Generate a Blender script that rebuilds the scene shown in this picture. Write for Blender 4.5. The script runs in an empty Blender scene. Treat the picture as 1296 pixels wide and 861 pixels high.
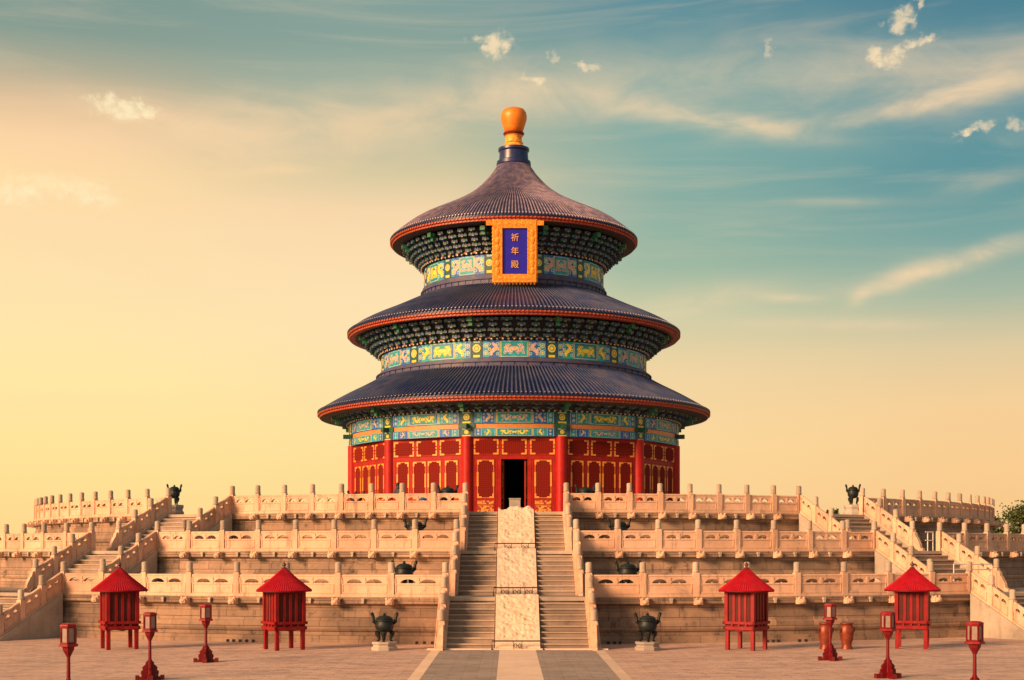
import bpy, math, random
from math import sin, cos, pi, radians, atan, atan2, sqrt
from mathutils import Matrix, Vector, noise as mnoise

random.seed(7)
sc = bpy.context.scene
COL = sc.collection

# ------------------------------------------------------------------ camera
cam_d = bpy.data.cameras.new('camera')
cam = bpy.data.objects.new('camera', cam_d)
COL.objects.link(cam)
cam.location = (-0.33, -105.0, 3.85)
cam.rotation_euler = (pi / 2, 0, 0)
cam_d.lens = 49.33
cam_d.sensor_width = 36
cam_d.shift_x = 0.0026
cam_d.shift_y = 0.208
cam_d.clip_end = 6000
sc.camera = cam
sc.view_settings.view_transform = 'Standard'
sc.view_settings.look = 'None'
sc.view_settings.exposure = 0.55
sc.view_settings.gamma = 1
sc.view_settings.use_curve_mapping = False

# ------------------------------------------------------------------ sun
SUN_AZ = radians(51)      # degrees to the left of straight behind the camera
SUN_EL = radians(21)
sv = Vector((-sin(SUN_AZ) * cos(SUN_EL), -cos(SUN_AZ) * cos(SUN_EL), sin(SUN_EL)))
sun_d = bpy.data.lights.new('sun', 'SUN')
sun_d.energy = 5.0
sun_d.angle = radians(20.0)
sun_d.color = (1.0, 0.58, 0.31)
sun = bpy.data.objects.new('sun', sun_d)
COL.objects.link(sun)
sun.rotation_euler = sv.to_track_quat('Z', 'Y').to_euler()
sun.location = (-60, -60, 60)


def lin(r, g, b):
    f = lambda c: (c / 255 / 12.92) if c / 255 <= 0.04045 else ((c / 255 + 0.055) / 1.055) ** 2.4
    return (f(r), f(g), f(b), 1)


# ------------------------------------------------------------------ world
world = bpy.data.worlds.new('World')
sc.world = world
world.use_nodes = True
wt = world.node_tree
wt.nodes.clear()


class NT:
    def __init__(s, tree):
        s.t = tree

    def n(s, kind, **kw):
        nd = s.t.nodes.new(kind)
        for k, v in kw.items():
            setattr(nd, k, v)
        return nd

    def put(s, sock, v):
        if isinstance(v, bpy.types.NodeSocket):
            s.t.links.new(v, sock)
        else:
            sock.default_value = v

    def m(s, op, a, b=0.0, c=None):
        nd = s.n('ShaderNodeMath', operation=op)
        s.put(nd.inputs[0], a)
        s.put(nd.inputs[1], b)
        if c is not None:
            s.put(nd.inputs[2], c)
        return nd.outputs[0]

    def ss(s, x, lo, hi):
        nd = s.n('ShaderNodeMapRange', interpolation_type='SMOOTHSTEP')
        s.put(nd.inputs[0], x)
        nd.inputs[1].default_value = lo
        nd.inputs[2].default_value = hi
        return nd.outputs[0]

    def mix(s, f, a, b, blend='MIX'):
        nd = s.n('ShaderNodeMix', data_type='RGBA', blend_type=blend)
        s.put(nd.inputs[0], f)
        s.put(nd.inputs[6], a)
        s.put(nd.inputs[7], b)
        return nd.outputs[2]

    def ramp(s, f, stops, interp='LINEAR'):
        nd = s.n('ShaderNodeValToRGB')
        cr = nd.color_ramp
        cr.interpolation = interp
        while len(cr.elements) < len(stops):
            cr.elements.new(0.5)
        for e, (p, c) in zip(cr.elements, stops):
            e.position = p
            e.color = c
        s.put(nd.inputs[0], f)
        return nd.outputs[0]

    def noise(s, vec, scale, detail=4, rough=0.55, dist=0.0):
        nd = s.n('ShaderNodeTexNoise')
        if vec is not None:
            s.put(nd.inputs['Vector'], vec)
        nd.inputs['Scale'].default_value = scale
        nd.inputs['Detail'].default_value = detail
        nd.inputs['Roughness'].default_value = rough
        nd.inputs['Distortion'].default_value = dist
        return nd.outputs['Fac']

    def mapping(s, vec, scale=(1, 1, 1), loc=(0, 0, 0), rot=(0, 0, 0)):
        nd = s.n('ShaderNodeMapping')
        s.put(nd.inputs['Vector'], vec)
        nd.inputs['Scale'].default_value = scale
        nd.inputs['Location'].default_value = loc
        nd.inputs['Rotation'].default_value = rot
        return nd.outputs[0]


def build_world():
    T = NT(wt)
    tc = T.n('ShaderNodeTexCoord')
    sep = T.n('ShaderNodeSeparateXYZ')
    wt.links.new(tc.outputs['Generated'], sep.inputs[0])
    dx, dy, dz = sep.outputs
    az = T.m('ARCTAN2', dx, dy)
    el = T.m('ARCSINE', dz)

    def azel(px, py):
        a = atan((px - 645) / 1776)
        return a, atan((700 - py) / 1776 * cos(a))
    # elevation factor 0..1 over 0..24 degrees
    ef = T.m('DIVIDE', el, radians(24))

    def stops(lst):
        return sorted([(atan((700 - y) / 1776) / radians(24), lin(*c)) for y, c in lst], key=lambda t: t[0])
    left = T.ramp(ef, stops([(690, (253, 214, 140)), (600, (254, 225, 150)), (480, (255, 231, 166)), (380, (254, 226, 172)),
                             (300, (253, 221, 170)), (245, (255, 221, 163)), (200, (251, 211, 163)), (160, (226, 194, 155)), (115, (176, 172, 148)),
                             (70, (136, 157, 146)), (0, (124, 152, 146))]))
    midl = T.ramp(ef, stops([(690, (252, 214, 138)), (560, (253, 224, 156)), (420, (253, 226, 176)), (330, (252, 222, 174)),
                             (270, (246, 214, 170)), (220, (214, 200, 160)), (170, (176, 184, 158)), (110, (158, 174, 158)),
                             (60, (138, 163, 153)), (0, (128, 158, 153))]))
    midr = T.ramp(ef, stops([(690, (250, 206, 140)), (560, (251, 215, 155)), (470, (240, 212, 162)), (400, (206, 204, 166)),
                             (340, (160, 185, 162)), (260, (138, 174, 162)), (180, (128, 170, 163)), (100, (134, 168, 162)),
                             (50, (105, 150, 156)), (0, (94, 142, 154))]))
    right = T.ramp(ef, stops([(690, (248, 196, 132)), (600, (249, 204, 144)), (520, (245, 207, 152)), (450, (222, 202, 160)),
                              (390, (170, 185, 162)), (320, (124, 165, 160)), (240, (96, 150, 156)), (170, (96, 148, 157)),
                              (100, (92, 144, 155)), (50, (80, 132, 148)), (0, (72, 124, 144))]))
    # gentle warp so that the bands do not follow the azimuth exactly
    wn = T.noise(tc.outputs['Generated'], 5.0, 3)
    azw = T.m('ADD', az, T.m('MULTIPLY', T.m('SUBTRACT', wn, 0.5), 0.12))
    A = lambda px: azel(px, 400)[0]
    c1 = T.mix(T.ss(azw, A(60), A(480)), left, midl)
    c2 = T.mix(T.ss(azw, A(520), A(860)), c1, midr)
    base = T.mix(T.ss(azw, A(820), A(1260)), c2, right)

    # cloud noise in (az, el) space
    cmb = T.n('ShaderNodeCombineXYZ')
    wt.links.new(az, cmb.inputs[0])
    wt.links.new(T.m('MULTIPLY', el, 2.4), cmb.inputs[1])
    n_soft = T.noise(cmb.outputs[0], 14, 6, 0.6, 0.6)
    cmb2 = T.n('ShaderNodeCombineXYZ')
    wt.links.new(az, cmb2.inputs[0])
    wt.links.new(T.m('MULTIPLY', el, 1.25), cmb2.inputs[1])
    n_fine = T.noise(cmb2.outputs[0], 120, 5, 0.58, 0.2)
    n_warp = T.noise(cmb.outputs[0], 9, 4, 0.55)
    n_warp2 = T.noise(T.mapping(cmb.outputs[0], (1, 1, 1), (3.1, 1.7, 0)), 9, 4, 0.55)

    n_pa = T.noise(T.mapping(cmb2.outputs[0], (1, 1, 1), (7.1, 2.2, 0)), 75, 3, 0.6)
    n_pb = T.noise(T.mapping(cmb2.outputs[0], (1, 1, 1), (1.4, 5.7, 0)), 75, 3, 0.6)

    def blob(px, py, lh, th, ang, warp, extra=None):
        a0, e0 = azel(px, py)
        u = T.m('MULTIPLY_ADD', T.m('SUBTRACT', n_warp, 0.5), warp / 1776, T.m('SUBTRACT', az, a0))
        v = T.m('MULTIPLY_ADD', T.m('SUBTRACT', n_warp2, 0.5), warp / 1776, T.m('SUBTRACT', el, e0))
        if extra:
            u = T.m('MULTIPLY_ADD', T.m('SUBTRACT', extra[0], 0.5), extra[2] / 1776, u)
            v = T.m('MULTIPLY_ADD', T.m('SUBTRACT', extra[1], 0.5), extra[2] * 0.6 / 1776, v)
        c, s_ = cos(radians(ang)), sin(radians(ang))
        a = T.m('ADD', T.m('MULTIPLY', u, c * 1776 / lh), T.m('MULTIPLY', v, s_ * 1776 / lh))
        b = T.m('ADD', T.m('MULTIPLY', u, -s_ * 1776 / th), T.m('MULTIPLY', v, c * 1776 / th))
        r2 = T.m('ADD', T.m('MULTIPLY', a, a), T.m('MULTIPLY', b, b))
        return T.m('POWER', 2.718, T.m('MULTIPLY', r2, -1.0))
    col = base
    # thin high cirrus over the upper sky
    cir = T.noise(T.mapping(cmb.outputs[0], (4, 15, 1), (0.3, 0.9, 0), (0, 0, radians(-7))), 1.0, 7, 0.62, 1.4)
    cm = T.m('MULTIPLY', T.ss(cir, 0.44, 0.74), T.ss(el, radians(7), radians(13)))
    col = T.mix(T.m('MULTIPLY', cm, 0.17), col, lin(236, 208, 172))
    wisps = [(440, 158, 330, 30, 9, 0.55, 60), (330, 217, 120, 7, 5, 0.42, 20), (250, 170, 160, 22, -12, 0.4, 60), (120, 260, 200, 16, 4, 0.25, 30), (230, 165, 190, 34, 6, 0.4, 110), (80, 205, 150, 26, -6, 0.35, 90),
             (690, 118, 170, 24, -3, 0.45, 50), (890, 150, 130, 13, -11, 0.75, 30), (985, 163, 40, 8, -14, 0.5, 20),
             (1170, 128, 170, 10, 7, 0.8, 30), (1100, 92, 240, 36, -4, 0.42, 80), (1270, 92, 90, 26, 12, 0.45, 50),
             (1200, 333, 90, 11, 11, 0.85, 30), (1140, 352, 40, 11, 18, 0.6, 24), (1088, 374, 16, 9, 40, 0.6, 14), (880, 382, 90, 15, 6, 0.5, 30), (1000, 378, 34, 6, -2, 0.45, 14),
             (1060, 412, 120, 8, -2, 0.4, 20), (1080, 255, 90, 5, -3, 0.22, 14), (1240, 228, 60, 10, 6, 0.25, 24),
             (160, 510, 260, 12, 2, 0.12, 30)]
    soft_tex = T.ss(n_soft, 0.28, 0.68)
    for (px, py, lh, th, ang, al, wp) in wisps:
        g = blob(px, py, lh, th, ang, wp)
        f = T.m('MULTIPLY', T.m('MULTIPLY', g, al), T.m('MULTIPLY_ADD', soft_tex, 0.75, 0.3))
        cc = lin(250, 216, 172) if px > 480 else lin(252, 214, 168)
        col = T.mix(f, col, cc)
    puffs = [(158, 137, 30, 10, -8, .95), (182, 143, 12, 8, 0, .8), (631, 58, 15, 12, -20, .9), (602, 51, 8, 5, -20, .85), (675, 101, 12, 5, -5, .8),
             (746, 85, 12, 3.5, 0, .75), (1142, 27, 12, 11, 20, .8), (1164, 3, 4, 5, 0, .8), (1160, 54, 20, 4, 8, .85), (1128, 74, 16, 8, 0, .85),
             (1110, 69, 10, 6, -20, .7), (973, 61, 5, 8, 10, .4), (1226, 165, 13, 4, 28, 1.0), (1248, 159, 9, 6, 0, .6), (1284, 157, 10, 7, -10, .55),
             (702, 70, 4, 5, 0, .4), (22, 242, 20, 12, 0, .8), (60, 234, 26, 11, 0, .5), (112, 243, 26, 10, -10, .75)]
    for (px, py, lh, th, ang, al) in puffs:
        g = blob(px, py, lh * 1.5, th * 1.5, ang, 8, (n_pa, n_pb, 46))
        e = T.m('ADD', g, T.m('MULTIPLY', T.m('SUBTRACT', n_fine, 0.52), 2.3))
        f = T.m('MULTIPLY', T.m('MULTIPLY', T.ss(e, 0.12, 1.15), T.ss(g, 0.02, 0.7)), al * 0.9)
        col = T.mix(f, col, lin(255, 236, 190) if px < 400 else lin(255, 226, 182))
    # high sky above the picture and the ground half
    col = T.mix(T.ss(el, radians(24), radians(60)), col, lin(166, 148, 128))
    bg = T.n('ShaderNodeBackground')
    wt.links.new(col, bg.inputs[0])
    bg.inputs[1].default_value = 0.69
    sky = T.n('ShaderNodeTexSky', sky_type='NISHITA')
    sky.sun_disc = False
    sky.sun_elevation = SUN_EL
    sky.sun_rotation = pi + SUN_AZ
    sky.air_density = 1.0
    sky.dust_density = 2.0
    bg2 = T.n('ShaderNodeBackground')
    wt.links.new(sky.outputs[0], bg2.inputs[0])
    bg2.inputs[1].default_value = 0.1
    mx = T.n('ShaderNodeMixShader')
    # the physical sky takes over away from the western half that the photograph shows
    front = T.ss(T.m('ABSOLUTE', az), radians(28), radians(110))
    wt.links.new(T.m('MULTIPLY', front, 0.2), mx.inputs[0])
    wt.links.new(bg.outputs[0], mx.inputs[1])
    wt.links.new(bg2.outputs[0], mx.inputs[2])
    out = T.n('ShaderNodeOutputWorld')
    wt.links.new(mx.outputs[0], out.inputs[0])
    world.cycles.sampling_method = 'MANUAL'
    world.cycles.sample_map_resolution = 512


build_world()


# ------------------------------------------------------------------ materials
def new_mat(name):
    m = bpy.data.materials.new(name)
    m.use_nodes = True
    t = NT(m.node_tree)
    b = m.node_tree.nodes['Principled BSDF']
    return m, t, b


def simple(name, col, rough=0.6, metal=0.0, var=0.25, scale=3.0, bump=0.0, bscale=20, spec=0.5, col2=None, coat=0.0, grime=0.0):
    m, t, b = new_mat(name)
    tc = t.n('ShaderNodeTexCoord').outputs['Object']
    n1 = t.noise(tc, scale, 5, 0.6)
    c = tuple(col) + (1,)
    d = tuple(col2) + (1,) if col2 else tuple(x * (1 - var) for x in col) + (1,)
    cc = t.mix(t.ss(n1, 0.3, 0.7), d, c)
    if grime:
        n2 = t.noise(t.mapping(tc, (5, 5, 1.2)), 1.6, 6, 0.7)
        cc = t.mix(t.m('MULTIPLY', t.ss(n2, 0.48, 0.72), grime), cc, (0.20, 0.10, 0.075, 1))
        n3 = t.noise(tc, 14, 5, 0.7)
        cc = t.mix(t.m('MULTIPLY', t.ss(n3, 0.55, 0.75), grime), cc, tuple(x * 0.45 for x in col) + (1,))
    t.put(b.inputs['Base Color'], cc)
    t.put(b.inputs['Roughness'], t.m('MULTIPLY_ADD', n1, 0.2, rough - 0.1))
    b.inputs['Metallic'].default_value = metal
    b.inputs['Specular IOR Level'].default_value = spec
    b.inputs['Coat Weight'].default_value = coat
    if bump:
        bp = t.n('ShaderNodeBump')
        bp.inputs['Strength'].default_value = bump
        bp.inputs['Distance'].default_value = 0.02
        t.put(bp.inputs['Height'], t.noise(tc, bscale, 6, 0.65))
        t.put(b.inputs['Normal'], bp.outputs[0])
    return m


def stone(name, base, dark, stain, stain_amt=0.5, joints=None, streak=0.5, bump=0.5, world_pos=True):
    """weathered marble: cloudy tone, grey-black rain streaks, optional block joints along the uv."""
    m, t, b = new_mat(name)
    g = t.n('ShaderNodeNewGeometry').outputs['Position'] if world_pos else t.n('ShaderNodeTexCoord').outputs['Object']
    n1 = t.noise(g, 0.55, 5, 0.6)
    n2 = t.noise(g, 4.5, 6, 0.65)
    n3 = t.noise(t.mapping(g, (3.2, 3.2, 0.35)), 1.0, 5, 0.7)
    n4 = t.noise(t.mapping(g, (1, 1, 1), (9, 4, 2)), 1.4, 6, 0.7)
    c = t.mix(t.ss(n1, 0.33, 0.68), tuple(dark) + (1,), tuple(base) + (1,))
    c = t.mix(t.m('MULTIPLY', t.ss(n2, 0.45, 0.75), 0.35), c, tuple(x * 0.62 for x in base) + (1,))
    c = t.mix(t.m('MULTIPLY', t.ss(n3, 0.52, 0.72), streak), c, tuple(stain) + (1,))
    c = t.mix(t.m('MULTIPLY', t.ss(n4, 0.55, 0.72), stain_amt), c, tuple(stain) + (1,))
    rnd = t.n('ShaderNodeObjectInfo').outputs['Random']
    c = t.mix(1.0, c, t.ramp(rnd, [(0, (0.80, 0.79, 0.78, 1)), (0.35, (0.97, 0.97, 0.97, 1)), (0.7, (1.03, 1.0, 0.96, 1)), (1, (0.92, 0.88, 0.83, 1))]), 'MULTIPLY')
    h = t.m('ADD', t.m('MULTIPLY', n2, 0.6), t.noise(g, 22, 5, 0.7))
    if joints:
        w, hgt, uvn = joints
        br = t.n('ShaderNodeTexBrick')
        t.put(br.inputs['Vector'], t.n('ShaderNodeUVMap', uv_map='uv').outputs[0] if uvn else g)
        br.inputs['Scale'].default_value = 1
        br.inputs['Brick Width'].default_value = w
        br.inputs['Row Height'].default_value = hgt
        br.inputs['Mortar Size'].default_value = 0.012
        br.inputs['Mortar Smooth'].default_value = 0.3
        br.inputs['Color1'].default_value = (1, 1, 1, 1)
        br.inputs['Color2'].default_value = (0.50, 0.52, 0.55, 1)
        br.inputs['Mortar'].default_value = (0.25, 0.2, 0.16, 1)
        br.offset = 0.5
        c = t.mix(0.85, c, br.outputs['Color'], 'MULTIPLY')
        h = t.m('SUBTRACT', h, t.m('MULTIPLY', br.outputs['Fac'], 1.5))
    t.put(b.inputs['Base Color'], c)
    b.inputs['Roughness'].default_value = 0.8
    b.inputs['Specular IOR Level'].default_value = 0.25
    bp = t.n('ShaderNodeBump')
    bp.inputs['Strength'].default_value = bump
    bp.inputs['Distance'].default_value = 0.03
    t.put(bp.inputs['Height'], h)
    t.put(b.inputs['Normal'], bp.outputs[0])
    return m


def painted(name, base, deco, scale, thr, deco2=None, thr2=0.66):
    """painted timber with gilded figures: blotches of deco over base."""
    m, t, b = new_mat(name)
    tc = t.n('ShaderNodeTexCoord').outputs['Object']
    n1 = t.noise(tc, scale, 2, 0.5, 0.8)
    c = t.mix(t.ss(n1, thr - 0.03, thr + 0.03), tuple(base) + (1,), tuple(deco) + (1,))
    if deco2:
        n2 = t.noise(t.mapping(tc, (1, 1, 1), (5, 3, 8)), scale * 1.3, 2, 0.5, 0.6)
        c = t.mix(t.ss(n2, thr2 - 0.03, thr2 + 0.03), c, tuple(deco2) + (1,))
    n3 = t.noise(tc, 0.9, 4)
    c = t.mix(t.m('MULTIPLY', t.ss(n3, 0.4, 0.75), 0.35), c, tuple(x * 0.55 for x in base) + (1,))
    t.put(b.inputs['Base Color'], c)
    b.inputs['Roughness'].default_value = 0.55
    return m


M = {}
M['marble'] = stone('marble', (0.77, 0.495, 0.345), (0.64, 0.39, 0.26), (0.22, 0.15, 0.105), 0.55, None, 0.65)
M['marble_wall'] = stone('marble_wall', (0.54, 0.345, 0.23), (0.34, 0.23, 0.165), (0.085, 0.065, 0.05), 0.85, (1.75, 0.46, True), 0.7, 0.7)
M['marble_cap'] = stone('marble_cap', (0.50, 0.40, 0.31), (0.38, 0.30, 0.23), (0.14, 0.11, 0.09), 0.5, None, 0.4)
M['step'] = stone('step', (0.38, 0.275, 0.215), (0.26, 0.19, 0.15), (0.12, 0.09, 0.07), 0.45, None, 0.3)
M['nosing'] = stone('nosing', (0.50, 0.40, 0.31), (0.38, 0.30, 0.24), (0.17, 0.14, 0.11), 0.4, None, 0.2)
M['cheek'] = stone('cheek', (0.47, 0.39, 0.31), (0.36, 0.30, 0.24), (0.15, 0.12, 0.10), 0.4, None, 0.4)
M['carved'] = stone('carved', (0.78, 0.59, 0.44), (0.72, 0.52, 0.37), (0.50, 0.29, 0.17), 0.5, None, 0.1, 0.6)
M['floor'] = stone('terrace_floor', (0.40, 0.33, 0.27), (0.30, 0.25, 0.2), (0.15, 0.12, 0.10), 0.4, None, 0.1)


def paving(name, c1, c2, mortar, w, h, rot=0.0, amt=0.7):
    m, t, b = new_mat(name)
    g = t.n('ShaderNodeNewGeometry').outputs['Position']
    gm = t.mapping(g, (1, 1, 1), (0, 0, 0), (0, 0, rot))
    br = t.n('ShaderNodeTexBrick')
    t.put(br.inputs['Vector'], gm)
    br.inputs['Scale'].default_value = 1
    br.inputs['Brick Width'].default_value = w
    br.inputs['Row Height'].default_value = h
    br.inputs['Mortar Size'].default_value = 0.012
    br.inputs['Color1'].default_value = tuple(c1) + (1,)
    br.inputs['Color2'].default_value = tuple(c2) + (1,)
    br.inputs['Mortar'].default_value = tuple(mortar) + (1,)
    n1 = t.noise(t.mapping(g, (0.35, 1.2, 1)), 0.6, 6, 0.65)
    n2 = t.noise(t.mapping(g, (1, 1.3, 1)), 1.5, 6, 0.7)
    n3 = t.noise(g, 9, 5, 0.7)
    c = t.mix(t.m('MULTIPLY', t.ss(n1, 0.3, 0.7), 0.5), br.outputs['Color'], tuple(x * 1.35 for x in c1) + (1,))
    c = t.mix(t.m('MULTIPLY', t.ss(n2, 0.46, 0.72), amt), c, tuple(x * 0.5 for x in c2) + (1,))
    c = t.mix(t.m('MULTIPLY', t.ss(n3, 0.5, 0.75), 0.55), c, tuple(x * 0.55 for x in c2) + (1,))
    t.put(b.inputs['Base Color'], c)
    b.inputs['Roughness'].default_value = 0.75
    b.inputs['Specular IOR Level'].default_value = 0.3
    bp = t.n('ShaderNodeBump')
    bp.inputs['Strength'].default_value = 0.6
    bp.inputs['Distance'].default_value = 0.03
    hh = t.m('ADD', t.m('MULTIPLY', br.outputs['Fac'], -0.8), t.m('ADD', n2, t.m('MULTIPLY', n3, 0.6)))
    t.put(bp.inputs['Height'], hh)
    t.put(b.inputs['Normal'], bp.outputs[0])
    return m


M['plaza'] = paving('plaza_paving', (0.56, 0.365, 0.28), (0.40, 0.26, 0.20), (0.19, 0.135, 0.11), 0.84, 0.42)
M['path'] = paving('path_paving', (0.33, 0.255, 0.21), (0.25, 0.195, 0.165), (0.11, 0.09, 0.075), 0.9, 0.45, 0, 0.6)
M['strip'] = stone('strip_stone', (0.82, 0.60, 0.44), (0.72, 0.52, 0.38), (0.36, 0.25, 0.18), 0.3, None, 0.1)

M['tile'] = simple('blue_tile', (0.006, 0.014, 0.08), 0.45, 0, 0.5, 1.2)
M['ridge'] = simple('ridge_tile', (0.27, 0.195, 0.23), 0.5, 0, 0.5, 2.0, col2=(0.10, 0.08, 0.14))  # paler pink than the pans: warm light reflected off ridge tops, put into colour
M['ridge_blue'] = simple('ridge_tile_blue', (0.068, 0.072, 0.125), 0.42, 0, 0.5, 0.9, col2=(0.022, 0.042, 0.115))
M['course'] = simple('course_tile', (0.03, 0.045, 0.14), 0.6, 0, 0.5, 2.2, col2=(0.085, 0.065, 0.09))
M['tile_dot'] = simple('tile_nail', (0.62, 0.54, 0.52), 0.4)
M['neck'] = simple('blue_neck', (0.016, 0.025, 0.10), 0.35, 0, 0.4, 3.0)
M['fascia'] = simple('fascia_red', (0.42, 0.035, 0.014), 0.55, 0, 0.35, 5)
M['rafter'] = simple('rafter_orange', (0.46, 0.12, 0.035), 0.55, 0, 0.4, 5)
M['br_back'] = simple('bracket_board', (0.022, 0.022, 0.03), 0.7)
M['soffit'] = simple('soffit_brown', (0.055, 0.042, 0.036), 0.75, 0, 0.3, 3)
M['br_blue'] = simple('bracket_blue', (0.045, 0.095, 0.27), 0.6, 0, 0.4, 4)
M['br_green'] = simple('bracket_green', (0.03, 0.14, 0.09), 0.6, 0, 0.4, 4)
M['br_tan'] = simple('bracket_edge', (0.36, 0.25, 0.14), 0.6, 0, 0.4, 4)
M['head_green'] = simple('beast_green', (0.02, 0.17, 0.07), 0.5, 0, 0.3, 4)
M['flame'] = simple('flame_orange', (0.42, 0.15, 0.05), 0.55, 0, 0.4, 6)
M['bead'] = simple('bead_white', (0.55, 0.52, 0.45), 0.5)
M['dk_blue'] = simple('beam_blue', (0.016, 0.045, 0.17), 0.55, 0, 0.3, 3)
M['dk_green'] = simple('beam_green', (0.014, 0.10, 0.065), 0.55, 0, 0.3, 3)
M['orange_board'] = simple('orange_board', (0.66, 0.24, 0.06), 0.5, 0, 0.25, 3)
M['p_teal'] = simple('paint_turquoise', (0.008, 0.33, 0.42), 0.55, 0, 0.4, 3.5)
M['p_blue'] = simple('paint_blue', (0.012, 0.13, 0.46), 0.55, 0, 0.4, 3.5)
M['p_green'] = simple('paint_green', (0.015, 0.34, 0.24), 0.55, 0, 0.4, 3.5)
M['p_yellow'] = simple('paint_yellow', (0.85, 0.62, 0.05), 0.5, 0, 0.3, 5)
M['p_pale'] = simple('paint_pale', (0.34, 0.56, 0.52), 0.55, 0, 0.3, 5)
M['p_pink'] = simple('paint_pink', (0.58, 0.42, 0.33), 0.55, 0, 0.3, 5)
M['red'] = simple('lacquer_red', (0.40, 0.008, 0.005), 0.5, 0, 0.25, 1.4, spec=0.25, grime=0.15)
M['red_wall'] = simple('red_timber', (0.36, 0.012, 0.007), 0.6, 0, 0.3, 2.0, spec=0.2, grime=0.2)
M['gilt'] = simple('gilt_trim', (0.85, 0.32, 0.035), 0.5, 0.0, 0.3, 5)


def lattice_mat():
    m, t, b = new_mat('red_lattice')
    tc = t.n('ShaderNodeTexCoord').outputs['Object']
    n1 = t.noise(tc, 0.8, 3)
    ck = t.n('ShaderNodeTexChecker')
    t.put(ck.inputs['Vector'], t.mapping(tc, (1, 1, 1), (0.03, 0.02, 0.05), (0, radians(45), 0)))
    ck.inputs['Scale'].default_value = 11
    ck.inputs['Color1'].default_value = (0.21, 0.014, 0.008, 1)
    ck.inputs['Color2'].default_value = (0.11, 0.009, 0.006, 1)
    c = t.mix(t.m('MULTIPLY', n1, 0.4), ck.outputs[0], (0.16, 0.012, 0.008, 1))
    t.put(b.inputs['Base Color'], c)
    b.inputs['Roughness'].default_value = 0.8
    b.inputs['Specular IOR Level'].default_value = 0.08
    return m


M['lattice'] = lattice_mat()
M['gold_relief'] = painted('gilded_relief', (0.28, 0.03, 0.012), (0.72, 0.30, 0.04), 7, 0.50)
M['frame_gold'] = painted('plaque_gilt', (0.86, 0.30, 0.015), (0.70, 0.17, 0.010), 8, 0.52, (0.92, 0.42, 0.04), 0.60)
M['plaque_blue'] = simple('plaque_blue', (0.012, 0.008, 0.42), 0.45, 0, 0.15, 1.5)
M['letter_gold'] = simple('letter_gold', (0.85, 0.42, 0.14), 0.4, 0, 0.2, 5)
M['ball_gold'] = simple('gilded_ball', (0.80, 0.22, 0.010), 0.45, 0.1, 0.25, 1.2)
M['stem_gold'] = painted('gilded_stem', (0.85, 0.36, 0.03), (0.50, 0.16, 0.02), 5, 0.56)
M['bronze'] = simple('dark_bronze', (0.010, 0.011, 0.011), 0.5, 0.1, 0.5, 5, 0.5, 14, spec=0.3, col2=(0.014, 0.022, 0.022))
M['k_roof'] = simple('kiosk_roof_red', (0.44, 0.003, 0.014), 0.55, 0, 0.25, 4, spec=0.2, grime=0.25)
M['k_red'] = simple('kiosk_red', (0.27, 0.004, 0.006), 0.5, 0, 0.3, 3, spec=0.25, grime=0.25)
M['k_dark'] = simple('kiosk_panel', (0.13, 0.005, 0.006), 0.6, 0, 0.3, 3, spec=0.2)
M['k_glass'] = simple('kiosk_pane', (0.085, 0.016, 0.010), 0.6, 0, 0.35, 4, spec=0.2)
M['k_knob'] = simple('knob_dark', (0.10, 0.03, 0.03), 0.4)
M['l_red'] = simple('lamp_red', (0.17, 0.003, 0.006), 0.42, 0, 0.35, 4, spec=0.3, grime=0.3)
M['l_red2'] = simple('lamp_red_bright', (0.27, 0.008, 0.010), 0.42, 0, 0.3, 4, spec=0.3, grime=0.3)
M['l_pane'] = simple('lamp_pane', (0.30, 0.21, 0.17), 0.35, 0, 0.2, 5)
M['copper'] = simple('copper', (0.27, 0.05, 0.02), 0.45, 0.35, 0.4, 4)
M['iron'] = simple('black_iron', (0.035, 0.022, 0.02), 0.5, 0.3, 0.3, 6)
M['white_metal'] = simple('white_paint', (0.72, 0.68, 0.62), 0.4)
M['ped'] = stone('pedestal_stone', (0.46, 0.39, 0.33), (0.36, 0.30, 0.25), (0.16, 0.13, 0.11), 0.4, None, 0.3)
M['bark'] = simple('bark', (0.10, 0.07, 0.05), 0.85, 0, 0.4, 3, 0.5)
M['leaf_a'] = simple('leaf_green', (0.055, 0.085, 0.016), 0.55, 0, 0.4, 0.8)
M['leaf_b'] = simple('leaf_light', (0.10, 0.12, 0.022), 0.55, 0, 0.4, 0.8)
M['box_grey'] = simple('box_grey', (0.36, 0.31, 0.25), 0.7, 0, 0.3, 3)
M['cloth_dark'] = simple('cloth_dark', (0.05, 0.05, 0.06), 0.9, 0, 0.3, 5)
M['hair'] = simple('hair_black', (0.015, 0.013, 0.012), 0.6)
M['skin'] = simple('skin', (0.50, 0.30, 0.21), 0.55)
M['bin_blue'] = simple('bin_blue', (0.04, 0.20, 0.42), 0.5)
M['interior'] = simple('interior_dark', (0.05, 0.02, 0.015), 0.8)


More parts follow.
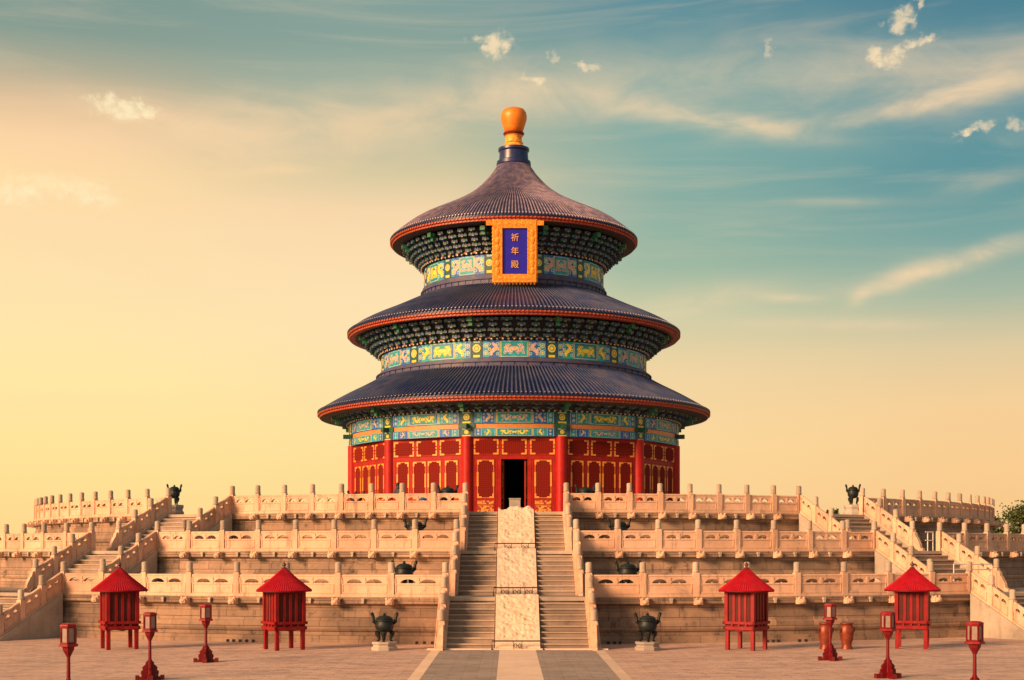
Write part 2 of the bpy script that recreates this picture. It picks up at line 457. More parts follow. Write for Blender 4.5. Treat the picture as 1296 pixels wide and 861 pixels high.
# ------------------------------------------------------------------ mesh builder
class MB:
    def __init__(s):
        s.v = []
        s.f = []
        s.mi = []
        s.uv = []     # per-face list of uv tuples, or None
        s.sm = []

    def add(s, verts, faces, m=0, smooth=False, uvs=None, mat=None):
        o = len(s.v)
        if mat is not None:
            verts = [tuple(mat @ Vector(p)) for p in verts]
        s.v += [tuple(p) for p in verts]
        for i, f in enumerate(faces):
            s.f.append([o + k for k in f])
            s.mi.append(m)
            s.sm.append(smooth)
            s.uv.append(uvs[i] if uvs else None)

    def box(s, c, d, m=0, mat=None, taper=1.0):
        x, y, z = d[0] / 2, d[1] / 2, d[2] / 2
        t = taper
        vs = [(-x, -y, -z), (x, -y, -z), (x, y, -z), (-x, y, -z), (-x * t, -y * t, z), (x * t, -y * t, z), (x * t, y * t, z), (-x * t, y * t, z)]
        vs = [(a + c[0], b + c[1], e + c[2]) for a, b, e in vs]
        s.add(vs, [(3, 2, 1, 0), (4, 5, 6, 7), (0, 1, 5, 4), (1, 2, 6, 5), (2, 3, 7, 6), (3, 0, 4, 7)], m, False, None, mat)

    def lathe(s, prof, n=32, m=0, smooth=True, a0=0.0, a1=2 * pi, mat=None, uvr=None, cap0=False, cap1=False):
        full = abs(a1 - a0 - 2 * pi) < 1e-6
        k = n if full else n + 1
        vs = []
        for i in range(k):
            a = a0 + (a1 - a0) * i / n
            for r, z in prof:
                vs.append((r * sin(a), -r * cos(a), z))
        P = len(prof)
        L = [0.0]
        for j in range(1, P):
            L.append(L[-1] + math.hypot(prof[j][0] - prof[j - 1][0], prof[j][1] - prof[j - 1][1]))
        fs, uvs = [], []
        for i in range(n):
            i2 = (i + 1) % k
            for j in range(P - 1):
                fs.append((i * P + j, i2 * P + j, i2 * P + j + 1, i * P + j + 1))
                if uvr:
                    u0, u1 = (a0 + (a1 - a0) * i / n) * uvr, (a0 + (a1 - a0) * (i + 1) / n) * uvr
                    uvs.append([(u0, L[j]), (u1, L[j]), (u1, L[j + 1]), (u0, L[j + 1])])
        s.add(vs, fs, m, smooth, uvs if uvr else None, mat)
        if cap0:
            s.add([vs[i * P] for i in range(k)], [tuple(range(k))[::-1]], m, False, None, mat)
        if cap1:
            s.add([vs[i * P + P - 1] for i in range(k)], [tuple(range(k))], m, False, None, mat)

    def tube(s, pts, r, n=8, m=0, mat=None, smooth=True):
        pts = [Vector(p) for p in pts]
        rs = r if isinstance(r, (list, tuple)) else [r] * len(pts)
        vs, fs = [], []
        for i, p in enumerate(pts):
            d = (pts[min(i + 1, len(pts) - 1)] - pts[max(i - 1, 0)]).normalized()
            up = Vector((0, 0, 1)) if abs(d.z) < 0.9 else Vector((0, 1, 0))
            a = d.cross(up).normalized()
            b = d.cross(a).normalized()
            for k in range(n):
                t = 2 * pi * k / n
                vs.append(tuple(p + (a * cos(t) + b * sin(t)) * rs[i]))
        for i in range(len(pts) - 1):
            for k in range(n):
                fs.append((i * n + k, i * n + (k + 1) % n, (i + 1) * n + (k + 1) % n, (i + 1) * n + k))
        s.add(vs, fs, m, smooth, None, mat)
        q = len(pts) - 1
        s.add([vs[k] for k in range(n)], [tuple(range(n))], m, False, None, mat)
        s.add([vs[q * n + k] for k in range(n)], [tuple(range(n))[::-1]], m, False, None, mat)

    def prism(s, poly, y0, y1, m=0, mat=None):
        """poly in (x,z), extruded along y."""
        n = len(poly)
        vs = [(x, y0, z) for x, z in poly] + [(x, y1, z) for x, z in poly]
        fs = [tuple(range(n)), tuple(range(2 * n - 1, n - 1, -1))]
        fs += [(i, i + n, (i + 1) % n + n, (i + 1) % n) for i in range(n)]
        s.add(vs, fs, m, False, None, mat)

    def ball(s, c, r, m=0, n=10, sc=(1, 1, 1), mat=None):
        prof = [(max(1e-4, r * sin(pi * i / n)), -r * cos(pi * i / n)) for i in range(n + 1)]
        T = Matrix.Translation(c) @ Matrix.Diagonal((sc[0], sc[1], sc[2], 1))
        s.lathe(prof, n + 4, m, True, mat=(mat @ T) if mat else T)

    def mesh(s, name, mats, angle=35):
        me = bpy.data.meshes.new(name)
        me.from_pydata(s.v, [], s.f)
        for k in mats:
            me.materials.append(M[k])
        me.polygons.foreach_set('material_index', s.mi)
        me.polygons.foreach_set('use_smooth', s.sm)
        if any(u is not None for u in s.uv):
            lay = me.uv_layers.new(name='uv')
            for p, u in zip(me.polygons, s.uv):
                if u is None:
                    continue
                for li, q in zip(p.loop_indices, u):
                    lay.data[li].uv = q
        me.update()
        if any(s.sm):
            me.set_sharp_from_angle(angle=radians(angle))
        return me

    def build(s, name, mats, parent=None, loc=(0, 0, 0), rz=0.0, bevel=0.0, angle=35):
        if isinstance(mats, str):
            mats = [mats]
        return place(s.mesh(name, mats, angle), name, parent, loc, rz, bevel)


def place(me, name, parent=None, loc=(0, 0, 0), rz=0.0, bevel=0.0):
    o = bpy.data.objects.new(name, me)
    COL.objects.link(o)
    o.location = loc
    o.rotation_euler = (0, 0, rz)
    if parent is not None:
        o.parent = parent
    if bevel:
        b = o.modifiers.new('bevel', 'BEVEL')
        b.width = bevel
        b.segments = 2
        b.limit_method = 'ANGLE'
        b.angle_limit = radians(40)
    return o


def tag(o, label, cat, group=None):
    o['label'] = label
    o['category'] = cat
    if group:
        o['group'] = group
    return o


def thing(name, label, cat, loc=(0, 0, 0), rz=0.0, group=None):
    o = bpy.data.objects.new(name, None)
    COL.objects.link(o)
    o.location = loc
    o.rotation_euler = (0, 0, rz)
    o.empty_display_size = 0.3
    return tag(o, label, cat, group)


def structure(o):
    o['kind'] = 'structure'
    return o


def dup(root, loc, rz, label):
    r = root.copy()
    COL.objects.link(r)
    r.location = loc
    r.rotation_euler = (0, 0, rz)
    r['label'] = label
    for ch in list(root.children):
        c = ch.copy()
        COL.objects.link(c)
        c.parent = r
        for g in list(ch.children):
            d = g.copy()
            COL.objects.link(d)
            d.parent = c
    return r


def pol(r, deg, z=0.0):
    a = radians(deg)
    return (r * sin(a), -r * cos(a), z)


# ------------------------------------------------------------------ ground
def sheet(name, poly, z, mat):
    b = MB()
    b.add([(x, y, z) for x, y in poly], [tuple(range(len(poly)))])
    return structure(b.build(name, mat))


sheet('plaza_ground', [(-3000, -400), (3000, -400), (3000, 4000), (-3000, 4000)], 0.0, 'plaza')
sheet('path', [(-3.05, -130), (3.05, -130), (3.05, -49.3), (-3.05, -49.3)], 0.004, 'path')
sheet('path_centre_strip', [(-0.72, -130), (0.72, -130), (0.72, -49.3), (-0.72, -49.3)], 0.008, 'strip')
for s_ in (-1, 1):
    xs = sorted([s_ * 3.05, s_ * 3.42])
    sheet('path_edging', [(xs[0], -130), (xs[1], -130), (xs[1], -49.3), (xs[0], -49.3)], 0.008, 'strip')
b = MB()
b.box((0, -49.15, 0.02), (7.2, 0.36, 0.06))
structure(b.build('path_kerb', 'strip', bevel=0.01))

# ------------------------------------------------------------------ terrace
TIER = [(45.5, 0.0, 1.97), (39.5, 1.97, 3.95), (34.0, 3.95, 5.93)]
terrace = thing('marble_terrace', 'three tiered round white marble terrace carrying the hall', 'terrace')
ANG_SIDE = 30.3
W_SIDE = 2.3
W_MID = [3.05, 2.80, 2.56]
RUN = 3.65


def asd(w, r):
    return math.degrees(math.asin(w / r))


POSTS = []      # per tier: dict of runs -> list of angles
for k in range(3):
    rr = TIER[k][0] - 0.12
    am = asd(W_MID[k], rr)
    asid = asd(W_SIDE, rr)
    lo, hi = am, ANG_SIDE - asid
    inner = [lo + (hi - lo) * i / 8 for i in range(9)]
    nout = [7, 12, 17][k]
    outer = [ANG_SIDE + asid + 2.95 * i for i in range(nout + 1)]
    POSTS.append((inner, outer))

# dragon head spout, pointing along +Y local outwards (built towards -Y at angle 0)
b = MB()
b.prism([(-0.18, -0.16), (0.18, -0.16), (0.2, 0.02), (0.14, 0.17), (-0.14, 0.17), (-0.2, 0.02)], -0.42, 0.15)
b.prism([(-0.15, -0.12), (0.15, -0.12), (0.16, 0.02), (0.10, 0.10), (-0.10, 0.10), (-0.16, 0.02)], -0.62, -0.42)
b.ball((0, -0.6, -0.01), 0.13, sc=(1.1, 0.8, 0.8))
for s_ in (-1, 1):
    b.ball((s_ * 0.12, -0.40, 0.15), 0.07)
    b.prism([(s_ * 0.1, 0.1), (s_ * 0.24, 0.2), (s_ * 0.2, 0.0)][::s_], -0.2, -0.1)
b.v = [(x * 0.85, y * 0.62, z * 0.85) for x, y, z in b.v]
me_spout = b.mesh('dragon_spout', ['marble'])
b = MB()
b.box((0, -0.02, 0.02), (0.13, 0.2, 0.1))
b.box((0, -0.07, -0.08), (0.10, 0.08, 0.14))
me_drain = b.mesh('drain_spout', ['marble_cap'])

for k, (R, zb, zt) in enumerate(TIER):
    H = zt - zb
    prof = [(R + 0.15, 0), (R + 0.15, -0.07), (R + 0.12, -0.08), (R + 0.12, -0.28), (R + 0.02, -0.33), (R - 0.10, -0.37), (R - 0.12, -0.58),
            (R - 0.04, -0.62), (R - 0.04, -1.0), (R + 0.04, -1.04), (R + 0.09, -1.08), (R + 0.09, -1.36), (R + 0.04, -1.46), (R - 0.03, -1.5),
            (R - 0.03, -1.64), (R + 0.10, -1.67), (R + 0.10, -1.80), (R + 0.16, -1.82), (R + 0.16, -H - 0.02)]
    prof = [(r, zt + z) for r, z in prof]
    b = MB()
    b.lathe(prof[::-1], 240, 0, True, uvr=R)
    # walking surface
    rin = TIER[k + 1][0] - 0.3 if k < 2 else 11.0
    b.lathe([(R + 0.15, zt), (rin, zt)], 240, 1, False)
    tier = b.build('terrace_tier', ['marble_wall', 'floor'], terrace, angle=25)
    inner, outer = POSTS[k]
    angs = []
    for s_ in (-1, 1):
        for a in inner[1:-1] + outer[1:]:
            angs.append(s_ * a)
            place(me_spout, 'dragon_spout', tier, pol(R + 0.12, s_ * a, zt - 0.2), radians(s_ * a))
        mids = [(inner[i] + inner[i + 1]) / 2 for i in range(1, 7)] + [(outer[i] + outer[i + 1]) / 2 for i in range(len(outer) - 1)]
        for a in mids:
            place(me_drain, 'drain_spout', tier, pol(R + 0.13, s_ * a, zt - 0.12), radians(s_ * a))

# ------------------------------------------------------------------ balustrade pieces
b = MB()
b.box((0, 0, 0.5), (0.27, 0.27, 1.0), 0)
b.box((0, 0, 1.01), (0.22, 0.22, 0.06), 0)
b.lathe([(0.11, 1.03), (0.145, 1.06), (0.15, 1.12), (0.135, 1.14), (0.14, 1.40), (0.13, 1.46), (0.09, 1.49), (0.001, 1.50)], 14, 1, True)
me_post = b.mesh('post', ['marble', 'marble_cap'])

import bmesh


def panel_mesh(L, slope=0.0, name='panel'):
    """marble panel between two posts: sill, sunk lower field, pierced cloud openings and a rounded hand rail.
    Local x runs 0..L between post faces, y is the thickness; z is sheared by slope."""
    bm = bmesh.new()
    th = 0.075

    def ring(pts):
        vs = [bm.verts.new((x, -th, z)) for x, z in pts]
        return [bm.edges.new((vs[i], vs[(i + 1) % len(vs)])) for i in range(len(vs))]
    edges = ring([(0, 0.10), (L, 0.10), (L, 0.90), (0, 0.90)])
    hw = L * 0.165
    for cx in (L * 0.29, L * 0.71):
        pts = []
        zb_, zh = 0.585, 0.175
        for i in range(13):
            t = i / 12
            x = cx - hw + 2 * hw * t
            z = zb_ + zh * (max(0.0, 1 - abs(2 * t - 1) ** 2.2)) ** 0.6
            if t in (0, 1):
                z = zb_ + 0.02
            pts.append((x, z))
        pts = pts[::-1] + [(cx - hw * 0.8, zb_), (cx - 0.03, zb_), (cx, zb_ + 0.035), (cx + 0.03, zb_), (cx + hw * 0.8, zb_)]
        edges += ring(pts)
    bmesh.ops.triangle_fill(bm, use_beauty=True, use_dissolve=False, edges=edges)
    ext = bmesh.ops.extrude_face_region(bm, geom=bm.faces[:])
    vs = [g for g in ext['geom'] if isinstance(g, bmesh.types.BMVert)]
    bmesh.ops.translate(bm, verts=vs, vec=(0, 2 * th, 0))
    bmesh.ops.recalc_face_normals(bm, faces=bm.faces[:])
    vv = [tuple(v.co) for v in bm.verts]
    ix = {v: i for i, v in enumerate(bm.verts)}
    ff = [[ix[v] for v in f.verts] for f in bm.faces]
    bm.free()
    mb = MB()
    mb.add(vv, ff)
    # sill and hand rail
    mb.box((L / 2, 0, 0.06), (L, 0.26, 0.12))
    n = 8
    pr = [(-0.10, 0.80 + 0.10)] + []
    rail = [(0.095 * cos(t), 0.895 + 0.065 * sin(t)) for t in [i * 2 * pi / 10 for i in range(10)]]
    vs = [(0, y, z) for y, z in rail] + [(L, y, z) for y, z in rail]
    mb.add(vs, [(i, (i + 1) % 10, (i + 1) % 10 + 10, i + 10) for i in range(10)], 0, True)
    # raised frame round the sunk lower field, on both faces
    for s_ in (-1, 1):
        y = s_ * (th + 0.012)
        mb.box((L / 2, y, 0.535), (L - 0.10, 0.03, 0.035))
        mb.box((L / 2, y, 0.165), (L - 0.10, 0.03, 0.06))
        for x in (0.075, L - 0.075):
            mb.box((x, y, 0.35), (0.05, 0.03, 0.335))
        # little vase between the openings and half vases at the ends
        for x, w in ((L / 2, 0.16), (0.05, 0.09), (L - 0.05, 0.09)):
            mb.box((x, y, 0.66), (w, 0.034, 0.07))
            mb.box((x, y, 0.76), (w * 0.6, 0.034, 0.13))
            mb.box((x, y, 0.585), (w * 0.7, 0.034, 0.08))
    if slope:
        mb.v = [(x, y, z + slope * x) for x, y, z in mb.v]
    return mb.mesh(name, ['marble'])


TIERW = ['lowest', 'middle', 'top']
SIDEW = {-1: 'left', 1: 'right'}
for k, (R, zb, zt) in enumerate(TIER):
    rr = R - 0.12
    for which, angs in (('inner', POSTS[k][0]), ('outer', POSTS[k][1])):
        da = radians(angs[1] - angs[0])
        chord = 2 * rr * sin(da / 2)
        me_pan = panel_mesh(chord - 0.25)
        for s_ in (-1, 1):
            lab = ('level marble balustrade on the %s tier between central stairs and %s stairs' if which == 'inner'
                   else 'level marble balustrade on the %s tier curving away beyond the %s stairs') % (TIERW[k], SIDEW[s_])
            t = thing('balustrade', lab, 'balustrade', pol(rr, s_ * angs[0], zt), 0, 'level marble balustrades round the terrace')
            o = Vector(t.location)
            for i, a in enumerate(angs):
                p = Vector(pol(rr, s_ * a, zt))
                place(me_post, 'post', t, p - o, radians(s_ * a))
                if i:
                    q = Vector(pol(rr, s_ * angs[i - 1], zt))
                    d = (p - q)
                    ux = d.normalized()
                    # panel local x along d; face outwards
                    ang = atan2(ux.y, ux.x)
                    place(me_pan, 'panel', t, q + ux * 0.125 - o, ang)

# ------------------------------------------------------------------ stairways
NST = 9


def stair_rail(L_run, H, first):
    return None


STAIRS = [(0, 'central'), (-ANG_SIDE, 'left'), (ANG_SIDE, 'right')]
FLW = ['lowest', 'middle', 'top']
SL = 1.97 / RUN
seg = 1.17
me_slope = panel_mesh(seg - 0.25, -SL, 'sloping_panel')
# drum stone at the foot of a sloping balustrade
b = MB()
dr = [(0, 0), (0.62, -SL * 0.62), (0.70, -SL * 0.62 + 0.10), (0.66, 0.16 - SL * 0.5), (0.5, 0.20 - SL * 0.45), (0.46, 0.36 - SL * 0.4), (0.38, 0.45 - SL * 0.3), (0.27, 0.47), (0.2, 0.52), (0.14, 0.72), (0, 0.80)]
b.prism(dr[::-1], -0.09, 0.09)
me_drum = b.mesh('drum_stone', ['marble'])

for ang, sname in STAIRS:
    st = thing('stairway', {'central': 'broad central marble stairway with carved ramp rising to the hall door',
                            'left': 'side marble stairway with plain steps climbing the left of the terrace',
                            'right': 'side marble stairway with plain steps climbing the right of the terrace'}[sname], 'stairway',
               (0, 0, 0), radians(ang), 'marble stairways up the terrace')
    for k, (R, zb, zt) in enumerate(TIER):
        wr = W_MID[k] if ang == 0 else W_SIDE
        hw = wr - 0.20
        H = zt - zb
        rise, going = H / NST, (RUN - 0.1) / NST
        # steps, local frame: descends towards -Y from y=-R
        lanes = [(-hw, hw)]
        if ang == 0:
            lanes = [(-hw, -0.93), (0.93, hw)]
        for x0, x1 in lanes:
            b = MB()
            for i in range(NST):
                top = zt - rise * i
                yy = -(R + 0.12) - going * i
                if i == 0:
                    # landing stone over the tier edge
                    b.box(((x0 + x1) / 2, -(R - 0.15), zt - 0.07), (x1 - x0, 0.62, 0.16), 1)
                    continue
                b.box(((x0 + x1) / 2, yy + going / 2, (top + zb) / 2), (x1 - x0, going, top - zb), 0)
                b.box(((x0 + x1) / 2, yy + going / 2 - 0.025, top - 0.03), (x1 - x0 - 0.004, going + 0.05, 0.06 + 0.002 * (i % 3)), 1)
            b.build('flight', ['step', 'nosing'], st, bevel=0.012)
        # cheek walls under the sloping balustrades
        for s_ in (-1, 1):
            c = MB()
            x0, x1 = sorted((s_ * (wr - 0.2), s_ * (wr + 0.24)))
            prof = [(-(R + 0.08), zb), (-(R + RUN + 0.05), zb), (-(R + RUN + 0.05), zb + 0.06), (-(R + 0.08), zt + 0.02)]
            n = 4
            vs = [(x0, y, z) for y, z in prof] + [(x1, y, z) for y, z in prof]
            c.add(vs, [(0, 1, 2, 3), (7, 6, 5, 4), (0, 4, 5, 1), (1, 5, 6, 2), (2, 6, 7, 3), (3, 7, 4, 0)])
            # raised border following the slope on the outer face
            xo = s_ * (wr + 0.25)
            xa, xb_ = sorted((xo - 0.02 * s_, xo + 0.02 * s_))
            pr = [(-(R + 0.1), zt - 0.26), (-(R + RUN - 0.45), zb + 0.0), (-(R + RUN + 0.07), zb + 0.0), (-(R + RUN + 0.07), zb + 0.07), (-(R + 0.1), zt + 0.03)]
            vs = [(xa, y, z) for y, z in pr] + [(xb_, y, z) for y, z in pr]
            c.add(vs, [(0, 1, 2, 3, 4), (9, 8, 7, 6, 5)] + [(i, i + 5, (i + 1) % 5 + 5, (i + 1) % 5) for i in range(5)])
            c.build('cheek_wall', 'cheek' if ang else 'marble', st, bevel=0.01)
        # carved central ramp
        if ang == 0:
            g = MB()
            nx, ny = 44, 84
            y_t, y_b = -(R - 0.25), -(R + RUN + 0.02)
            slopeL = sqrt((y_t - y_b) ** 2 + H ** 2)
            vs = []
            for j in range(ny + 1):
                t_ = j / ny
                for i in range(nx + 1):
                    s2 = i / nx
                    x = -0.90 + 1.80 * s2
                    y = y_t + (y_b - y_t) * t_
                    tt = max(0.0, (t_ * (y_t - y_b) - 0.25) / (RUN - 0.0))
                    z = zt + 0.10 - H * min(1, tt)
                    edge = min(s2, 1 - s2, t_ * 2, (1 - t_) * 2)
                    w = min(1.0, max(0.0, (edge - 0.05) * 18)) * min(1.0, max(0.0, (0.90 - t_) * 30))
                    q = Vector((x * 2.3, t_ * slopeL * 2.3, k * 7.3))
                    d = abs(mnoise.noise(q)) * 0.11 + abs(mnoise.noise(q * 2.6)) * 0.08 + mnoise.noise(q * 5) * 0.02
                    top = 0.0
                    if k == 2 and t_ < 0.10:
                        top = 0.22 * max(0, mnoise.noise(Vector((x * 3.2, 1.3, 0.4))) + 0.35) * (1 - t_ / 0.10)
                    vs.append((x, y, z + w * (d - 0.02) + 0.02 * (1 - w) + top))
            fs = [(j * (nx + 1) + i, (j + 1) * (nx + 1) + i, (j + 1) * (nx + 1) + i + 1, j * (nx + 1) + i + 1) for j in range(ny) for i in range(nx)]
            g.add(vs, fs, 0, True)
            # skirts down both sides and the ends
            for i_ in (0, nx):
                for j in range(ny):
                    a_, b_ = vs[j * (nx + 1) + i_], vs[(j + 1) * (nx + 1) + i_]
                    q = [a_, b_, (b_[0], b_[1], zb - 0.0 if b_[2] - 0.5 < zb else b_[2] - 0.5), (a_[0], a_[1], zb if a_[2] - 0.5 < zb else a_[2] - 0.5)]
                    g.add(q if i_ else q[::-1], [(0, 1, 2, 3)])
            for j in (0, ny):
                for i in range(nx):
                    a_, b_ = vs[j * (nx + 1) + i], vs[j * (nx + 1) + i + 1]
                    q = [a_, b_, (b_[0], b_[1], b_[2] - 0.3), (a_[0], a_[1], a_[2] - 0.3)]
                    g.add(q, [(0, 1, 2, 3)])
            g.build('carved_ramp', 'carved', st, angle=80)
        # sloping balustrades: one per side of each flight
        for s_ in (-1, 1):
            lab = 'sloping marble balustrade on %s side of the %s flight, %s stairs' % (SIDEW[s_], FLW[k], sname)
            base = Vector((s_ * wr, -(R - 0.12), zt))
            rot = Matrix.Rotation(radians(ang), 4, 'Z')
            t = thing('stair_balustrade', lab, 'balustrade', rot @ base, radians(ang), 'sloping marble balustrades beside the stairs')
            # local: runs along -Y
            top0 = 0.20
            for i in range(3):
                y = -(i + 1) * seg - 0.05
                z = -SL * ((i + 1) * seg - 0.12) + 0.02
                place(me_post, 'post', t, (0, y, z - 0.06), 0)
                pz = -SL * (i * seg + 0.125) + 0.02 + SL * 0.12
                place(me_slope, 'sloping_panel', t, (0, -(i * seg + 0.155), pz + 0.02), -pi / 2)
            place(me_drum, 'drum_stone', t, (0, -(3 * seg + 0.17), -SL * (3 * seg) + 0.14), -pi / 2)


# ------------------------------------------------------------------ the hall
hall = thing('prayer_hall', 'round red wooden hall with three tiers of blue tiled roofs and golden finial', 'temple hall')
BASE = 5.93
# plinth ring and floor
b = MB()
b.lathe([(13.6, BASE - 0.05), (13.6, BASE + 0.18), (0.01, BASE + 0.18)], 120, 0, False)
b.build('plinth', 'step', hall)
FL = BASE + 0.18


def interp(prof, n):
    """smooth resample of a profile (Catmull-Rom)."""
    P = [Vector((r, z)) for r, z in prof]
    P = [P[0] * 2 - P[1]] + P + [P[-1] * 2 - P[-2]]
    out = []
    m_ = len(P) - 3
    for i in range(n + 1):
        t = i / n * m_
        k = min(int(t), m_ - 1)
        u = t - k
        a, b_, c, d = P[k], P[k + 1], P[k + 2], P[k + 3]
        q = 0.5 * ((2 * b_) + (c - a) * u + (2 * a - 5 * b_ + 4 * c - d) * u * u + (3 * b_ - a - 3 * c + d) * u ** 3)
        out.append((q.x, q.y))
    return out


def make_roof(prof, nr, ridge_mat, ze_bot, r_in, z_in):
    """prof runs from the eave edge to the top."""
    P = interp(prof, 16)
    b = MB()
    b.lathe(P, 160, 0, True)
    Re, Ze = P[0]
    # closing edge and soffit
    b.lathe([(Re, Ze), (Re, Ze - 0.10), (Re - 0.10, Ze - 0.10)], 160, 0, False)
    roof = b.build('roof', ['tile'], hall, angle=50)
    # half-round ridge tiles
    rd = MB()
    for i in range(nr):
        a = 2 * pi * (i + 0.5) / nr
        ca, sa = cos(a), sin(a)
        vs, fs = [], []
        K = len(P)
        for j, (r, z) in enumerate(P):
            w = min(0.085, pi * r / nr * 0.5)
            h = w * 1.5
            for (t, u) in ((-w, 0.0), (-w * 0.7, h * 0.75), (0, h), (w * 0.7, h * 0.75), (w, 0.0)):
                rr = r + (0.04 if j == 0 else 0)
                vs.append((rr * sa + t * ca, -rr * ca + t * sa, z + u))
        for j in range(K - 1):
            for q in range(4):
                fs.append((j * 5 + q, j * 5 + q + 1, (j + 1) * 5 + q + 1, (j + 1) * 5 + q))
        rd.add(vs, fs, 0, True)
        # round tile end and hanging drip
        mt = Matrix.Rotation(a, 4, 'Z') @ Matrix.Translation((0, -(Re + 0.045), Ze + 0.0))
        rd.lathe([(0.001, 0.0), (0.075, 0.0), (0.075, 0.05)], 8, 1, False, mat=mt @ Matrix.Rotation(-pi / 2, 4, 'X'))
        # pale nail cap one tile up
        if nr > 200:
            r2, z2 = P[1][0] * 0.5 + P[0][0] * 0.5, P[1][1] * 0.5 + P[0][1] * 0.5
            rd.box((0, 0, 0), (0.07, 0.07, 0.08), 2, mat=Matrix.Rotation(a, 4, 'Z') @ Matrix.Translation((0, -r2, z2 + 0.085)))
    rd.build('ridge_tiles', [ridge_mat, 'tile', 'tile_dot'], roof, angle=60)
    # fascia and two rows of rafter ends
    f = MB()
    f.lathe([(Re - 0.10, Ze - 0.10), (Re - 0.02, Ze - 0.10), (Re - 0.02, Ze - 0.22), (Re - 0.14, Ze - 0.24), (Re - 0.14, Ze - 0.38), (Re - 0.5, Ze - 0.36)], 160, 0, False)
    f.build('fascia', 'fascia', roof)
    ra = MB()
    nn = int(2 * pi * Re / 0.29)
    for i in range(nn):
        a = 2 * pi * i / nn
        R_ = Matrix.Rotation(a, 4, 'Z')
        ra.box((0, 0, 0), (0.10, 0.34, 0.10), 0, mat=R_ @ Matrix.Translation((0, -(Re - 0.13), Ze - 0.16)))
        ra.box((0, 0, 0), (0.10, 0.5, 0.10), 0, mat=R_ @ Matrix.Translation((0, -(Re - 0.36), Ze - 0.31)))
    ra.build('rafters', 'rafter', roof)
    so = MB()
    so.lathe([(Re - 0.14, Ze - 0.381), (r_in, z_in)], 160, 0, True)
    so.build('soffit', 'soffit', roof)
    return roof


def brackets(r0, z0, r1, z1, n, levels, w):
    """rings of stepped bracket arms leaning outwards from the painted beam to the eave."""
    bk = MB()
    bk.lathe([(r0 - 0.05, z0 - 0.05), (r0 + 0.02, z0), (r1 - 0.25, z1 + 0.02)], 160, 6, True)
    for i in range(n):
        a = 2 * pi * (i + 0.5) / n
        R_ = Matrix.Rotation(a, 4, 'Z')
        for k in range(levels):
            t = (k + 1) / levels
            ro = r0 + (r1 - r0) * t
            z = z0 + (z1 - z0) * (k + 0.5) / levels
            hh = (z1 - z0) / levels
            m_ = (i + k) % 2
            bk.box((0, 0, 0), (w * 0.26, 0.55, hh * 0.62), m_, mat=R_ @ Matrix.Translation((0, -(ro - 0.2), z)))
            bk.box((0, 0, 0), (w * (1.12 if k % 2 else 0.8), 0.12, hh * 0.44), 1 - m_, mat=R_ @ Matrix.Translation((0, -(ro - 0.02), z + hh * 0.1)))
            for s_ in (-1, 0, 1):
                bk.box((0, 0, 0), (w * 0.17, 0.15, hh * 0.26), m_, mat=R_ @ Matrix.Translation((s_ * w * (0.36 if k % 2 else 0.27), -(ro + 0.0), z + hh * 0.42)))
            bk.box((0, 0, 0), (w * 0.22, 0.03, hh * 0.2), 2, mat=R_ @ Matrix.Translation((0, -(ro + 0.085), z - hh * 0.18)))
            bk.box((0, 0, 0), (w * (1.1 if k % 2 else 0.78), 0.02, hh * 0.09), 2, mat=R_ @ Matrix.Translation((0, -(ro + 0.045), z + hh * 0.27)))
        # flame ornament on the board between clusters
        a2 = 2 * pi * i / n
        R2 = Matrix.Rotation(a2, 4, 'Z')
        hf = min(0.42, (z1 - z0) * 0.36)
        bk.prism([(-w * 0.22, 0), (w * 0.22, 0), (w * 0.16, hf * 0.5), (0, hf), (-w * 0.16, hf * 0.5)], -(r0 + 0.12), -(r0 + 0.04), 3, mat=R2 @ Matrix.Translation((0, 0, z0)))
    for i in range(12):
        a = 2 * pi * (i + 0.5) / 12
        R_ = Matrix.Rotation(a, 4, 'Z')
        zt_ = z1 - 0.12
        bk.box((0, 0, 0), (0.34, 0.5, 0.30), 4, mat=R_ @ Matrix.Translation((0, -(r1 + 0.05), zt_)))
        bk.box((0, 0, 0), (0.24, 0.3, 0.26), 4, mat=R_ @ Matrix.Translation((0, -(r1 - 0.12), zt_ - 0.28)))
    nb = int(2 * pi * r0 / 0.38)
    for i in range(nb):
        bk.box((0, 0, 0), (0.11, 0.05, 0.10), 5, mat=Matrix.Rotation(2 * pi * i / nb, 4, 'Z') @ Matrix.Translation((0, -(r0 + 0.14), z0 - 0.02)))
    return bk.build('bracket_ring', ['br_blue', 'br_green', 'br_tan', 'flame', 'head_green', 'bead', 'br_back'], hall)


def arc_patch(b, r, a0, a1, z0, z1, m):
    n = max(1, int(abs(a1 - a0) / radians(2.5)))
    vs, fs = [], []
    for i in range(n + 1):
        a = a0 + (a1 - a0) * i / n
        vs += [(r * sin(a), -r * cos(a), z0), (r * sin(a), -r * cos(a), z1)]
    for i in range(n):
        fs.append((2 * i, 2 * i + 2, 2 * i + 3, 2 * i + 1))
    b.add(vs, fs, m, True)


BANDM = ['dk_blue', 'dk_green', 'p_teal', 'p_blue', 'p_green', 'p_pink', 'p_yellow', 'p_pale', 'gilt']


def medallion(b, r, ac, zc, rad, m):
    n = 14
    vs = [(r * sin(ac), -r * cos(ac), zc)]
    for i in range(n):
        t = 2 * pi * i / n
        a = ac + rad * cos(t) / r
        vs.append((r * sin(a), -r * cos(a), zc + rad * sin(t)))
    b.add(vs, [(0, i + 1, (i + 1) % n + 1) for i in range(n)], m)


